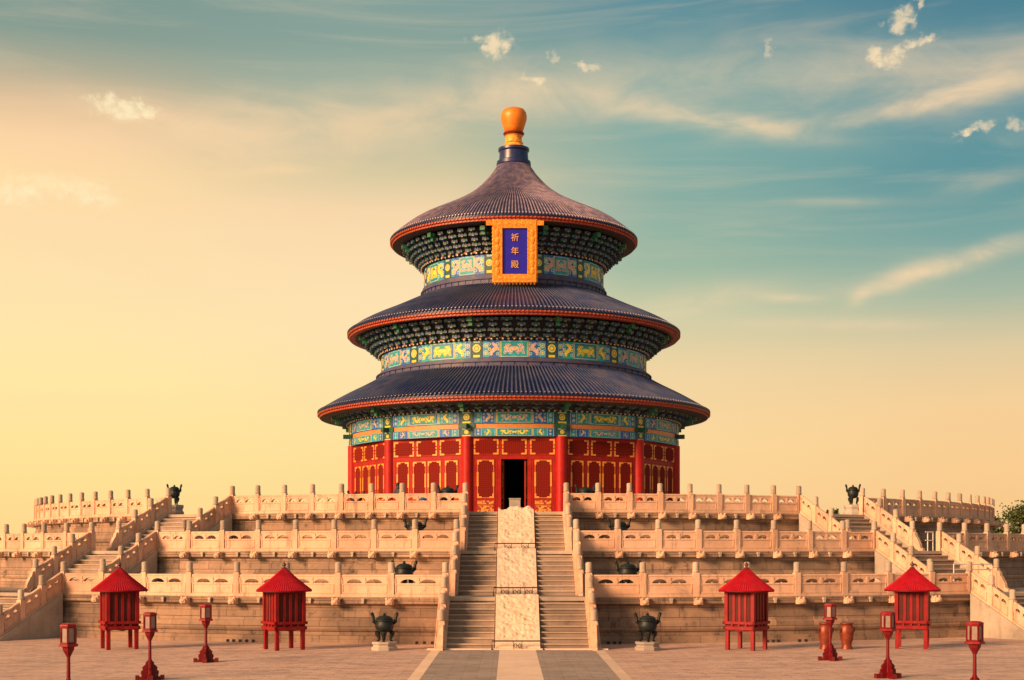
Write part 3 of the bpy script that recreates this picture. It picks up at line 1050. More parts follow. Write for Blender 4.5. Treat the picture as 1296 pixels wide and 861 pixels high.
def ribbon(b, r, ac, zc, pts, w, m):
    """painted stroke on the round beam: pts in metres about (angle ac, height zc)."""
    vs = []
    n = len(pts)
    for i, (x, z) in enumerate(pts):
        x0, z0 = pts[max(i - 1, 0)]
        x1, z1 = pts[min(i + 1, n - 1)]
        d = Vector((x1 - x0, z1 - z0))
        d = d.normalized() if d.length > 1e-6 else Vector((1, 0))
        ww = (w[i] if isinstance(w, list) else w) / 2
        for sg in (-1, 1):
            px, pz = x - d.y * ww * sg, z + d.x * ww * sg
            a = ac + px / r
            vs.append((r * sin(a), -r * cos(a), zc + pz))
    b.add(vs, [(2 * i, 2 * i + 2, 2 * i + 3, 2 * i + 1) for i in range(n - 1)], m)


def ring_(b, r, ac, zc, rad, w, m):
    ribbon(b, r, ac, zc, [(rad * cos(2 * pi * i / 12), rad * sin(2 * pi * i / 12)) for i in range(13)], w, m)


def dragon(b, r, ac, zc, L, q, m, sg):
    """coiling gilded dragon, head towards the middle of the panel."""
    pts = [(sg * L * (1 - 2 * t), min(q * (0.62 - 0.25 * t), L * 0.42) * sin(pi * 2.9 * t + 0.3)) for t in [i / 16 for i in range(17)]]
    ribbon(b, r, ac, zc, pts, [q * (0.14 + 0.34 * sin(pi * min(1, 0.12 + t / 17))) for t in range(17)], m)
    hx, hz_ = pts[-1]
    medallion(b, r + 0.003, ac + hx / r, zc + hz_, q * 0.34, m)
    for k in (3, 6, 10, 13):
        x, z = pts[k]
        d = 1 if z < 0 else -1
        ring_(b, r + 0.001, ac + (x + sg * q * 0.2) / r, zc - (0.62 if z > 0 else -0.62) * q, q * 0.16, q * 0.12, m)
        ribbon(b, r + 0.001, ac, zc, [(x, z), (x + sg * q * 0.25, z + d * q * 0.5), (x - sg * q * 0.15, z + d * q * 0.85)], q * 0.16, m)


def painted_band(r, z0, z1, alt, name='painted_beam', colw=0.046):
    """twelve bays of painted panels; alt flips which bay has the gold dragons."""
    b = MB()
    b.lathe([(r - 0.25, z0 - 0.002), (r, z0), (r, z1), (r - 0.25, z1 + 0.002)], 192, 0, True)
    h = z1 - z0
    for k in range(12):
        c0 = 2 * pi * k / 12
        half = pi / 12
        kind = (k + alt) % 2
        bo = 0.05 * h
        ce = c0 + half
        arc_patch(b, r + 0.02, ce - colw, ce + colw, z0, z1, 1)
        arc_patch(b, r + 0.028, ce - colw * 0.98, ce - colw * 0.72, z0, z1, 0)
        arc_patch(b, r + 0.028, ce + colw * 0.72, ce + colw * 0.98, z0, z1, 0)
        rad = min(h * 0.27, colw * r * 0.62)
        medallion(b, r + 0.034, ce, z0 + h * 0.56, rad, 6)
        ring_(b, r + 0.038, ce, z0 + h * 0.56, rad * 0.55, rad * 0.2, 4)
        arc_patch(b, r + 0.032, ce - colw * 0.5, ce + colw * 0.5, z0 + h * 0.05, z0 + h * 0.18, 6)
        arc_patch(b, r + 0.032, ce - colw * 0.5, ce + colw * 0.5, z0 + h * 0.87, z0 + h * 0.97, 7)
        w_in = half - colw
        W = w_in * r                        # half width in metres
        arc_patch(b, r + 0.012, c0 - w_in, c0 + w_in, z0 + 0.01, z0 + bo, 4 if kind else 3)
        arc_patch(b, r + 0.012, c0 - w_in, c0 + w_in, z1 - bo, z1 - 0.01, 4 if kind else 3)
        zz0, zz1 = z0 + bo, z1 - bo
        zc = (zz0 + zz1) / 2
        q = (zz1 - zz0) / 2

        def patch(x0, x1, m, dr=0.010, a=zz0, e=zz1):
            for sg in (-1, 1):
                p0, p1 = sorted((c0 + sg * x0 / r, c0 + sg * x1 / r))
                arc_patch(b, r + dr, p0, p1, a, e, m)
        main, alt_c = (2, 3) if kind else (3, 2)
        patch(W * 0.44, W, main)
        patch(W * 0.985, W, 7, 0.016)
        # end box with a rosette
        patch(W * 0.84, W * 0.975, alt_c, 0.015)
        patch(W * 0.825, W * 0.84, 7, 0.016)
        # scroll field with the upright figure
        patch(W * 0.475, W * 0.49, 7, 0.016)
        patch(W * 0.44, W * 0.455, 6, 0.016)
        for sg in (-1, 1):
            ax = c0 + sg * W * 0.908 / r
            ring_(b, r + 0.022, ax, zc + q * 0.45, q * 0.26, q * 0.14, 7)
            ring_(b, r + 0.022, ax, zc - q * 0.45, q * 0.26, q * 0.14, 7)
            medallion(b, r + 0.024, ax, zc + q * 0.45, q * 0.12, 6)
            medallion(b, r + 0.024, ax, zc - q * 0.45, q * 0.12, 6)
            ax = c0 + sg * W * 0.66 / r
            fm = 6 if kind else 5
            ribbon(b, r + 0.024, ax, zc, [(0.32 * q * sin(2 * pi * t + 0.6) * sg, q * (1.55 * t - 0.78)) for t in [i / 12 for i in range(13)]], [q * (0.26 + 0.24 * sin(pi * i / 12)) for i in range(13)], fm)
            for dz_ in (-0.62, 0.0, 0.62):
                for dx_ in (-1, 1):
                    xx = ax + dx_ * min(q * 0.78, W * 0.13) / r
                    ring_(b, r + 0.020, xx, zc + dz_ * q, q * 0.15, q * 0.10, 7 if dz_ else 6)
        # centre panel
        e = W * 0.43
        arc_patch(b, r + 0.010, c0 - e / r, c0 + e / r, zz0, zz1, 7)
        t_ = min(0.05, q * 0.12)
        arc_patch(b, r + 0.014, c0 - (e - t_) / r, c0 + (e - t_) / r, zz0 + t_, zz1 - t_, 3 if kind else 4)
        arc_patch(b, r + 0.018, c0 - (e - 3 * t_) / r, c0 + (e - 3 * t_) / r, zz0 + 2.2 * t_, zz1 - 2.2 * t_, 4 if kind else 2)
        L = (e - 3 * t_) * 0.40
        for sg in (-1, 1):
            dragon(b, r + 0.026, c0 + sg * (L * 1.18) / r, zc, L, q * 0.78, 6 if kind else 5, sg)
        medallion(b, r + 0.028, c0, zc + q * 0.1, q * 0.22, 6)
    return b.build(name, BANDM, hall, angle=50)


# --- lower storey: columns, walls, doors
RC = 12.1
Z_RED = 11.6
b = MB()
b.lathe([(0.46, 0), (0.46, 0.12), (0.38, 0.16), (0.37, 0.5), (0.365, Z_RED - FL)], 24, 0, True)
b.lathe([(0.52, 0.0), (0.5, 0.08), (0.40, 0.13)], 24, 1, True)
me_col = b.mesh('column', ['red', 'step'])
for k in range(12):
    a = 30 * (k + 0.5)
    place(me_col, 'column', hall, pol(RC, a, FL), radians(a))
RW = 11.72                      # distance of the flat bay walls from the axis
WB = 2 * 12.1 * sin(radians(15)) - 0.66   # clear width between columns
HT = Z_RED - FL


def corner_trim(b, x0, x1, z0, z1, y, l, w, m):
    """gilded L brackets in the four corners of a panel and straps at mid height."""
    for sx, cx in ((1, x0), (-1, x1)):
        for sz, cz in ((1, z0), (-1, z1)):
            b.box((cx + sx * l / 2, y, cz + sz * w / 2), (l, 0.03, w), m)
            b.box((cx + sx * w / 2, y, cz + sz * (w + (l - w) / 2)), (w, 0.03, l - w), m)


def door_leaf(w, h, name='door_leaf'):
    b = MB()
    b.box((0, 0, h / 2), (w, 0.08, h), 0)
    skirt = h * 0.30
    b.box((0, -0.045, skirt + (h - skirt) / 2 + 0.02), (w - 0.20, 0.02, h - skirt - 0.24), 1)
    x = w / 2 - 0.085
    hh = h - skirt - 0.24
    for s_ in (-1, 1):
        b.box((s_ * (w / 2 - 0.115), -0.057, skirt + (h - skirt) / 2 + 0.02), (0.03, 0.02, hh), 2)
        b.box((0, -0.0575, skirt + (h - skirt) / 2 + 0.02 + s_ * hh / 2), (w - 0.2, 0.02, 0.03), 2)
    b.box((0, -0.05, skirt * 0.70), (w - 0.24, 0.02, 0.03), 2)
    b.box((0, -0.05, 0.03), (w - 0.24, 0.02, 0.03), 2)
    corner_trim(b, -x, x, skirt + 0.12, h - 0.10, -0.06, 0.30, 0.105, 2)
    for s_ in (-1, 1):
        b.box((s_ * (x - 0.03), -0.06, skirt + (h - skirt) * 0.5), (0.11, 0.03, (h - skirt) * 0.34), 2)
    b.box((0, -0.05, skirt * 0.86), (w - 0.2, 0.03, skirt * 0.20), 3)
    b.box((0, -0.05, skirt * 0.38), (w - 0.2, 0.03, skirt * 0.56), 3)
    return b.mesh(name, ['red_wall', 'lattice', 'gilt', 'gold_relief'])


def transom(w, h):
    b = MB()
    b.box((0, 0, h / 2), (w, 0.07, h), 0)
    # octagonal sunk lattice
    c = 0.20
    x, z0, z1 = w / 2 - 0.10, 0.09, h - 0.09
    b.prism([(-x + c, z0), (x - c, z0), (x, z0 + c), (x, z1 - c), (x - c, z1), (-x + c, z1), (-x, z1 - c), (-x, z0 + c)], -0.052, -0.03, 1)
    corner_trim(b, -w / 2 + 0.03, w / 2 - 0.03, 0.03, h - 0.03, -0.052, 0.36, 0.105, 2)
    for s_ in (-1, 1):
        b.box((s_ * (w / 2 - 0.09), -0.052, h / 2), (0.08, 0.03, 0.16), 2)
    return b.mesh('transom_panel', ['red_wall', 'lattice', 'gilt'])


tr_w = WB / 3 - 0.16
me_tr = transom(tr_w, 1.08)
lf_h = HT - 1.08 - 0.5
lw_side, lw_mid = 1.15, 1.20
me_leaf_s, me_leaf_m = door_leaf(lw_side, lf_h), door_leaf(lw_mid, lf_h)
me_leaf_f = door_leaf(1.28, lf_h)
for k in range(12):
    a = radians(30 * k)
    R_ = Matrix.Rotation(a, 4, 'Z')
    aa = ((30 * k + 180) % 360) - 180
    front = (k == 0)
    b = MB()
    y = -RW
    # sill, head and lintel rails, mullions
    b.box((0, y + 0.02, FL + HT - 0.09), (WB + 0.3, 0.2, 0.18), 0)
    b.box((0, y + 0.02, FL + lf_h + 0.20), (WB + 0.3, 0.2, 0.26), 0)
    ops = [(-WB / 2 + 0.0, 0.5), (WB / 2 - 0.0, 0.5)]
    if front:
        b.box((-WB / 4 - 0.40, y + 0.02, FL + 0.06), (WB / 2 - 0.8, 0.22, 0.12), 0)
        b.box((WB / 4 + 0.40, y + 0.02, FL + 0.06), (WB / 2 - 0.8, 0.22, 0.12), 0)
        ops += [(-1.00, 0.26), (1.00, 0.26), (-1.0 - 0.20, 0.1), (1.2, 0.1)]
    else:
        b.box((0, y + 0.02, FL + 0.06), (WB + 0.3, 0.22, 0.12), 0)
        ops += [(-lw_mid - 0.09, 0.17), (lw_mid + 0.09, 0.17)]
    for x, w in ops:
        b.box((x, y + 0.02, FL + 0.1 + (lf_h) / 2), (w, 0.19, lf_h), 0)
    for x in (-tr_w / 2 - 0.08, tr_w / 2 + 0.08, -WB / 2 + 0.03, WB / 2 - 0.03):
        b.box((x, y + 0.02, FL + lf_h + 0.33 + 0.56), (0.15, 0.19, 1.15), 0)
    if front:
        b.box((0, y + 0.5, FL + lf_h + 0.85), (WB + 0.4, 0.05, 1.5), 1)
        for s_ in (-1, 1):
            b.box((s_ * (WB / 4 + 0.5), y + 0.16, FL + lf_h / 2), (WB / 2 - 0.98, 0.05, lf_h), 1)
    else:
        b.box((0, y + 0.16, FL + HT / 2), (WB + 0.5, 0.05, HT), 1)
    b.v = [tuple(R_ @ Vector(p)) for p in b.v]
    wall = b.build('wall_bay', ['red_wall', 'interior'], hall, bevel=0.0)
    if abs(aa) <= 95:
        for i in (-1, 0, 1):
            p = R_ @ Vector((i * (tr_w + 0.16), y - 0.03, FL + lf_h + 0.35))
            place(me_tr, 'transom_panel', wall, p, a)
        if front:
            for s_ in (-1, 1):
                p = R_ @ Vector((s_ * (1.28 / 2 + 1.27), y - 0.03, FL + 0.10))
                place(me_leaf_f, 'door_leaf', wall, p, a)
            # leaves of the open doorway, folded inwards
            for s_ in (-1, 1):
                p = R_ @ Vector((s_ * 0.84, y + 0.75, FL + 0.05))
                place(me_leaf_m, 'door_leaf', wall, p, a + s_ * radians(78))
        else:
            for x, me in ((-lw_mid / 2, me_leaf_m), (lw_mid / 2, me_leaf_m), (-lw_mid - 0.18 - lw_side / 2, me_leaf_s), (lw_mid + 0.18 + lw_side / 2, me_leaf_s)):
                p = R_ @ Vector((x, y - 0.03, FL + 0.10))
                place(me, 'door_leaf', wall, p, a)
# low threshold inside and inner drum so that the room is dark and closed
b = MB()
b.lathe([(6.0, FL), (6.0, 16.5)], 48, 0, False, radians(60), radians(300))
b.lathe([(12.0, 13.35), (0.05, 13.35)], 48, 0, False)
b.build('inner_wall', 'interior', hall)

# painted beams of the ground storey
painted_band(12.25, 11.58, 12.12, 1)
b = MB()
b.lathe([(12.0, 12.121), (12.2, 12.122), (12.2, 12.42), (12.0, 12.421)], 192, 0, True)
for k in range(12):
    ce = 2 * pi * (k + 0.5) / 12
    arc_patch(b, 12.3, ce - 0.046, ce + 0.046, 12.115, 12.43, 1)
    b.box((0, 0, 0), (0.28, 0.7, 0.3), 1, mat=Matrix.Rotation(ce, 4, 'Z') @ Matrix.Translation((0, -12.45, 12.27)))
b.build('orange_board', ['orange_board', 'dk_green'], hall, angle=50)
painted_band(12.25, 12.43, 13.22, 0)
# middle and upper bands
painted_band(9.86, 17.10, 18.30, 0)
painted_band(6.68, 23.45, 24.85, 1, colw=0.058)


def course(r_bot, z0, z1, r_top):
    """stepped tile courses at the foot of an upper storey."""
    h = z1 - z0
    b = MB()
    pr = [(r_bot + 0.02, z0 - 0.12), (r_bot + 0.10, z0 + 0.02), (r_bot + 0.10, z0 + h * 0.18), (r_bot + 0.0, z0 + h * 0.22), (r_bot - 0.04, z0 + h * 0.52),
          (r_bot + 0.05, z0 + h * 0.56), (r_bot + 0.05, z0 + h * 0.66), (r_top + 0.08, z0 + h * 0.7), (r_top + 0.06, z0 + h * 0.96), (r_top - 0.1, z1)]
    b.lathe(pr, 160, 0, True)
    n = 72
    for i in range(n):
        mt = Matrix.Rotation(2 * pi * i / n, 4, 'Z')
        b.box((0, 0, 0), (0.03, 0.05, h * 0.30), 1, mat=mt @ Matrix.Translation((0, -(r_bot + 0.0), z0 + h * 0.37)))
    b.build('tile_course', ['course', 'tile'], hall, angle=30)


course(10.22, 16.42, 17.10, 9.95)
course(6.90, 22.60, 23.45, 6.76)

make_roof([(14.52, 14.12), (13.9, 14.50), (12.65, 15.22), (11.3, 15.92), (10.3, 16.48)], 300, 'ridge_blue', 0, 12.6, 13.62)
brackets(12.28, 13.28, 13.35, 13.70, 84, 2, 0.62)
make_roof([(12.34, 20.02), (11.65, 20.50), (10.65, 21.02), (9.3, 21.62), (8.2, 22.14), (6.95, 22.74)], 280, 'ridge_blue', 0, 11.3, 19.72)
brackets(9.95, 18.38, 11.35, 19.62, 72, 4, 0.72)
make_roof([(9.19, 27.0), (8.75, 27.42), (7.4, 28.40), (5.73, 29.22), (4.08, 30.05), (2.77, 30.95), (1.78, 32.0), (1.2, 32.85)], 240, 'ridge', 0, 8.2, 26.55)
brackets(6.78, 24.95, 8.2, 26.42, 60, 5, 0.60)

# finial
b = MB()
b.lathe([(1.22, 32.7), (1.30, 32.85), (1.26, 33.1), (1.10, 33.18), (1.06, 33.8), (1.16, 33.9), (1.16, 34.08), (1.0, 34.14), (0.6, 34.15)], 48, 0, True)
nk = b.build('finial_neck', 'neck', hall, angle=30)
b = MB()
b.lathe([(0.84, 34.12), (0.86, 34.2), (0.80, 34.28), (0.70, 34.32), (0.66, 34.42), (0.72, 34.50), (0.62, 34.56), (0.60, 34.85), (0.64, 35.0), (0.70, 35.04), (0.60, 35.10)], 40, 0, True)
b.build('finial_stem', 'stem_gold', hall, angle=40)
b = MB()
b.lathe([(0.58, 35.06), (0.74, 35.12), (0.80, 35.20), (0.76, 35.28), (0.58, 35.32)], 40, 0, True)
b.build('finial_ring', 'copper', hall, angle=40)
b = MB()
b.lathe([(0.58, 35.30), (0.68, 35.36), (0.76, 35.60), (0.88, 35.95), (0.97, 36.28), (0.98, 36.52), (0.92, 36.78), (0.78, 36.98), (0.50, 37.10), (0.001, 37.14)], 40, 0, True)
b.build('finial_ball', 'ball_gold', hall, angle=60)

# plaque
PL_W, PL_H = 2.95, 4.2
plaque = MB()
plaque.box((0, 0.0, PL_H / 2), (PL_W - 0.9, 0.2, PL_H - 0.9), 0)
plq = plaque.build('name_plaque', 'plaque_blue', hall)
plq.location = (0.05, -8.32, 22.50)
plq.rotation_euler = (radians(11), 0, 0)
fr = MB()


def wavy(x0, z0, x1, z1, w, n):
    """gilded carved frame board with a scalloped outer edge."""
    d = Vector((x1 - x0, z1 - z0))
    L = d.length
    d.normalize()
    nrm = Vector((d.y, -d.x))
    for i in range(n):
        c = Vector((x0, z0)) + d * (L * (i + 0.5) / n)
        q = c + nrm * (w * 0.42)
        fr.ball((q.x, -0.06, q.y), 0.11, 0, 6, (0.9, 0.9, 1.5))


fw = 0.56
hx, hz = PL_W / 2, PL_H
for s_ in (-1, 1):
    fr.box((s_ * (hx - fw / 2), -0.05, hz / 2), (fw, 0.36, hz), 0)
fr.box((0, -0.055, fw / 2), (PL_W - 0.02, 0.37, fw), 0)
fr.box((0, -0.055, hz - fw / 2), (PL_W - 0.02, 0.37, fw), 0)
fr.box((0, -0.06, hz - 0.22), (PL_W + 1.0, 0.26, 0.32), 0)
wavy(-hx, 0, -hx, hz, 0.0, 17)
wavy(hx, 0, hx, hz, 0.0, 17)
wavy(-hx, 0.0, hx, 0.0, 0.0, 12)
for i in range(5):
    fr.ball((-1.0 + 0.5 * i, -0.21, hz - fw / 2), 0.17, 0, 6, (1.7, 0.3, 0.9))
    fr.ball((-1.0 + 0.5 * i, -0.21, fw / 2), 0.17, 0, 6, (1.7, 0.3, 0.9))
for i in range(6):
    for s_ in (-1, 1):
        fr.ball((s_ * (hx - fw / 2), -0.23, 0.75 + 0.52 * i), 0.17, 0, 6, (0.9, 0.3, 1.6))
# inner lip
for s_ in (-1, 1):
    fr.box((s_ * (hx - fw - 0.02), -0.14, hz / 2), (0.07, 0.2, hz - 2 * fw + 0.05), 0)
fr.build('plaque_frame', 'frame_gold', plq, bevel=0.015)
for i, ch in enumerate('\u7948\u5e74\u6bbf'):
    cu = bpy.data.curves.new('letter', 'FONT')
    cu.body = ch
    cu.size = 0.56
    cu.extrude = 0.03
    cu.align_x = 'CENTER'
    cu.align_y = 'CENTER'
    tmp = bpy.data.objects.new('tmp', cu)
    COL.objects.link(tmp)
    bpy.context.view_layer.update()
    me = bpy.data.meshes.new_from_object(tmp.evaluated_get(bpy.context.evaluated_depsgraph_get()))
    bpy.data.objects.remove(tmp)
    me.materials.clear()
    me.materials.append(M['letter_gold'])
    o = place(me, 'gold_character', plq, (0, -0.13, hz / 2 + 0.88 - 0.90 * i), 0)
    o.rotation_euler = (pi / 2, 0, 0)


# ------------------------------------------------------------------ objects
def at(px, d, z=0.0):
    """world point that stands at picture column px and distance d from the camera plane."""
    return ((px - 645) / 1776 * d - 0.33, d - 105.0, z)


# bronze tripod censers
def ding_meshes():
    body = MB()
    body.lathe([(0.001, 0.36), (0.16, 0.37), (0.30, 0.44), (0.37, 0.55), (0.38, 0.66), (0.35, 0.74), (0.34, 0.80), (0.40, 0.83), (0.40, 0.87), (0.33, 0.88)], 24, 0, True)
    lid = MB()
    lid.lathe([(0.32, 0.87), (0.33, 0.93), (0.27, 0.97), (0.24, 1.0), (0.10, 1.03), (0.05, 1.05), (0.06, 1.10), (0.03, 1.13), (0.001, 1.135)], 24, 0, True)
    leg = MB()
    leg.tube([(0, -0.27, 0.48), (0, -0.33, 0.38), (0, -0.33, 0.28), (0, -0.27, 0.16), (0, -0.26, 0.08), (0, -0.30, 0.0)], [0.11, 0.125, 0.105, 0.07, 0.06, 0.085], 8)
    ear = MB()
    ear.tube([(0.34, 0, 0.72), (0.44, 0, 0.80), (0.44, 0, 0.95), (0.49, 0, 1.10), (0.52, 0, 1.16)], [0.07, 0.075, 0.06, 0.075, 0.05], 8)
    return [x.mesh(n, ['bronze']) for x, n in ((body, 'bowl'), (lid, 'lid'), (leg, 'leg'), (ear, 'handle'))]


DING = ding_meshes()


def ding(loc, label, rz=0.0, s=1.0):
    t = thing('bronze_censer', label, 'censer', loc, rz, 'bronze tripod censers on the terrace')
    place(DING[0], 'bowl', t)
    place(DING[1], 'lid', t)
    for i in range(3):
        place(DING[2], 'leg', t, (0, 0, 0), 2 * pi * i / 3)
    for i in range(2):
        place(DING[3], 'handle', t, (0, 0, 0), pi * i)
    t.scale = s if isinstance(s, tuple) else (s, s, s)
    return t


b = MB()
b.lathe([(0.001, 0.0), (0.54, 0.0), (0.54, 0.12), (0.47, 0.16), (0.47, 0.22), (0.52, 0.26), (0.52, 0.34), (0.001, 0.34)], 8, 0, False)
me_ped = b.mesh('stone_pedestal', ['ped'])


def pedestal(loc, label):
    o = place(me_ped, 'stone_pedestal', None, loc, radians(22.5), 0.015)
    return tag(o, label, 'pedestal', 'stone pedestals under the bronze censers')


Y = -49.5
DG = [(at(487, 55.6), 'on the plaza, left of the central stairs', 0.34, 1.0, 0.0), (at(820, 55.6), 'on the plaza, right of the central stairs', 0.34, 1.0, 0.0),
      (at(512, 61.0, 1.97), 'on the lowest tier, left of the central stairs', 0.34, 1.05, 0.1), (at(795, 61.0, 1.97), 'on the lowest tier, right of the central stairs', 0.34, 1.05, -0.1),
      (at(526, 67.0, 3.95), 'on the middle tier, left of the central stairs', 0.34, 1.05, 0.0), (at(784, 67.0, 3.95), 'on the middle tier, right of the central stairs', 0.34, 1.05, 0.0),
      (at(567, 75.0, 5.93), 'on the top tier, just left of the hall door', 0.34, 1.05, 0.2), (at(741, 75.0, 5.93), 'on the top tier, just right of the hall door', 0.34, 1.05, 0.2),
      (at(451, 78.0, 5.93), 'on the top tier, before the hall wall at far left', 0.34, 0.9, 0.0),
      (at(221, 78.8, 5.93), 'against the sky at the head of the left stairs', 0.62, (0.8, 0.8, 1.0), 0.5), (at(1080, 78.8, 5.93), 'against the sky at the head of the right stairs', 0.62, (0.8, 0.8, 1.0), -0.5)]
for p, lab, hp, s_, rz in DG:
    pd = pedestal(p, 'stone pedestal under the censer ' + lab.replace('against the sky ', ''))
    pd.scale = (1, 1, hp / 0.34)
    ding((p[0], p[1], p[2] + hp), 'dark bronze tripod censer ' + lab, rz, s_)


# red kiosks
def kiosk():
    t = thing('red_kiosk', '', 'kiosk', (0, 0, 0), 0, 'red lacquered wooden kiosks on the plaza')
    S = 1.27
    h0, h1, h2 = 0.80, 1.12, 2.34
    body = MB()
    body.box((0, 0, (h1 + h2) / 2), (S - 0.10, S - 0.10, h2 - h1), 0)
    body.box((0, 0, h2 - 0.06), (S + 0.0, S + 0.0, 0.13), 0)
    for sx in (-1, 1):
        for sy in (-1, 1):
            body.box((sx * (S / 2 - 0.06), sy * (S / 2 - 0.06), (h1 + h2) / 2), (0.15, 0.15, h2 - h1), 1)
    for q in range(4):
        mt = Matrix.Rotation(q * pi / 2, 4, 'Z')
        for x in (-0.25, 0.0, 0.25):
            body.box((x + (0.0), -(S / 2 - 0.035), (h1 + h2) / 2), (0.11, 0.05, h2 - h1), 2, mat=mt)
    bo = body.build('body', ['k_dark', 'k_red', 'k_red'], t, bevel=0.008)
    for q in range(4):
        mt = Matrix.Rotation(q * pi / 2, 4, 'Z')
        for x in (-0.375, -0.125, 0.125, 0.375):
            pb = MB()
            pb.box((x, -(S / 2 - 0.045), (h1 + h2) / 2 - 0.04), (0.13, 0.02, h2 - h1 - 0.22), 0, mat=mt)
            pb.build('pane', 'k_glass', bo)
    ap = MB()
    for q in range(4):
        mt = Matrix.Rotation(q * pi / 2, 4, 'Z')
        ap.box((0, -(S / 2 + 0.01), h1 - 0.04), (S + 0.14, 0.12, 0.11), 0, mat=mt)
        ap.box((0, -(S / 2 + 0.0), h0 + 0.07), (S + 0.10, 0.10, 0.13), 0, mat=mt)
        ap.box((0, -(S / 2 - 0.04), (h0 + h1) / 2), (S, 0.05, h1 - h0), 1, mat=mt)
        for x in (-0.3, 0.0, 0.3):
            ap.box((x, -(S / 2 + 0.005), (h0 + h1) / 2 + 0.02), (0.09, 0.09, 0.16), 0, mat=mt)
        ap.prism([(-S / 2, h0 + 0.02), (-S / 2, h0 - 0.05), (-S / 4, h0 - 0.01), (0, h0 - 0.06), (S / 4, h0 - 0.01), (S / 2, h0 - 0.05), (S / 2, h0 + 0.02)], -(S / 2), -(S / 2 - 0.05), 0, mat=mt)
    ap.build('apron', ['k_red', 'k_dark'], t, bevel=0.008)
    for sx in (-1, 1):
        for sy in (-1, 1):
            l = MB()
            l.box((sx * 0.55, sy * 0.55, h0 / 2), (0.15, 0.15, h0), 0)
            l.build('leg', 'k_red', t, bevel=0.01)
    r = MB()
    P = interp([(1.10, 2.36), (0.80, 2.60), (0.42, 2.92), (0.09, 3.24)], 8)
    r.lathe(P, 48, 0, True)
    r.lathe([(1.10, 2.36), (1.10, 2.31), (0.55, 2.34)], 48, 1, False)
    for i in range(72):
        a = 2 * pi * i / 72
        for j in range(1):
            vs = []
            for (rr, z) in P:
                w = min(0.022, pi * rr / 72 * 0.5)
                for (tt, u) in ((-w, 0), (0, w * 1.0), (w, 0)):
                    vs.append(((rr + 0.01) * sin(a) + tt * cos(a), -(rr + 0.01) * cos(a) + tt * sin(a), z + u))
            r.add(vs, [(q * 3 + e, q * 3 + e + 1, q * 3 + 4 + e, q * 3 + 3 + e) for q in range(len(P) - 1) for e in (0, 1)], 0, False)
    ro = r.build('roof', ['k_roof', 'k_dark'], t)
    f = MB()
    f.lathe([(0.11, 3.2), (0.12, 3.25), (0.06, 3.28), (0.05, 3.32), (0.085, 3.37), (0.08, 3.42), (0.03, 3.46), (0.02, 3.50), (0.001, 3.52)], 12, 0, True)
    f.build('roof_knob', 'k_knob', ro)
    return t


def view_yaw(px):
    return -atan((px - 645) / 1776)


kp = kiosk()
KS = [(151.5, 56.4, radians(12), 'far left end of the plaza, beside the left stairs'), (360, 56.0, radians(24), 'between the left lanterns and the left plaza censer'),
      (945, 56.0, radians(-26), 'between the right plaza censer and the copper urns'), (1155, 56.8, radians(-4), 'at the foot of the right stairs behind lanterns')]
for i, (px, d, rz, lab) in enumerate(KS):
    p = at(px, d)
    label = 'red wooden kiosk with conical roof ' + ['at far left, beside the left stairs', 'between left lanterns and left plaza censer', 'between right plaza censer and copper urns', 'at far right, beside the right stairs'][i]
    # a square turned so that its right face is the wide one for positive angle
    yaw = view_yaw(px) + rz
    if i == 0:
        kp.location, kp.rotation_euler = p, (0, 0, yaw)
        kp['label'] = label
    else:
        dup(kp, p, yaw, label)


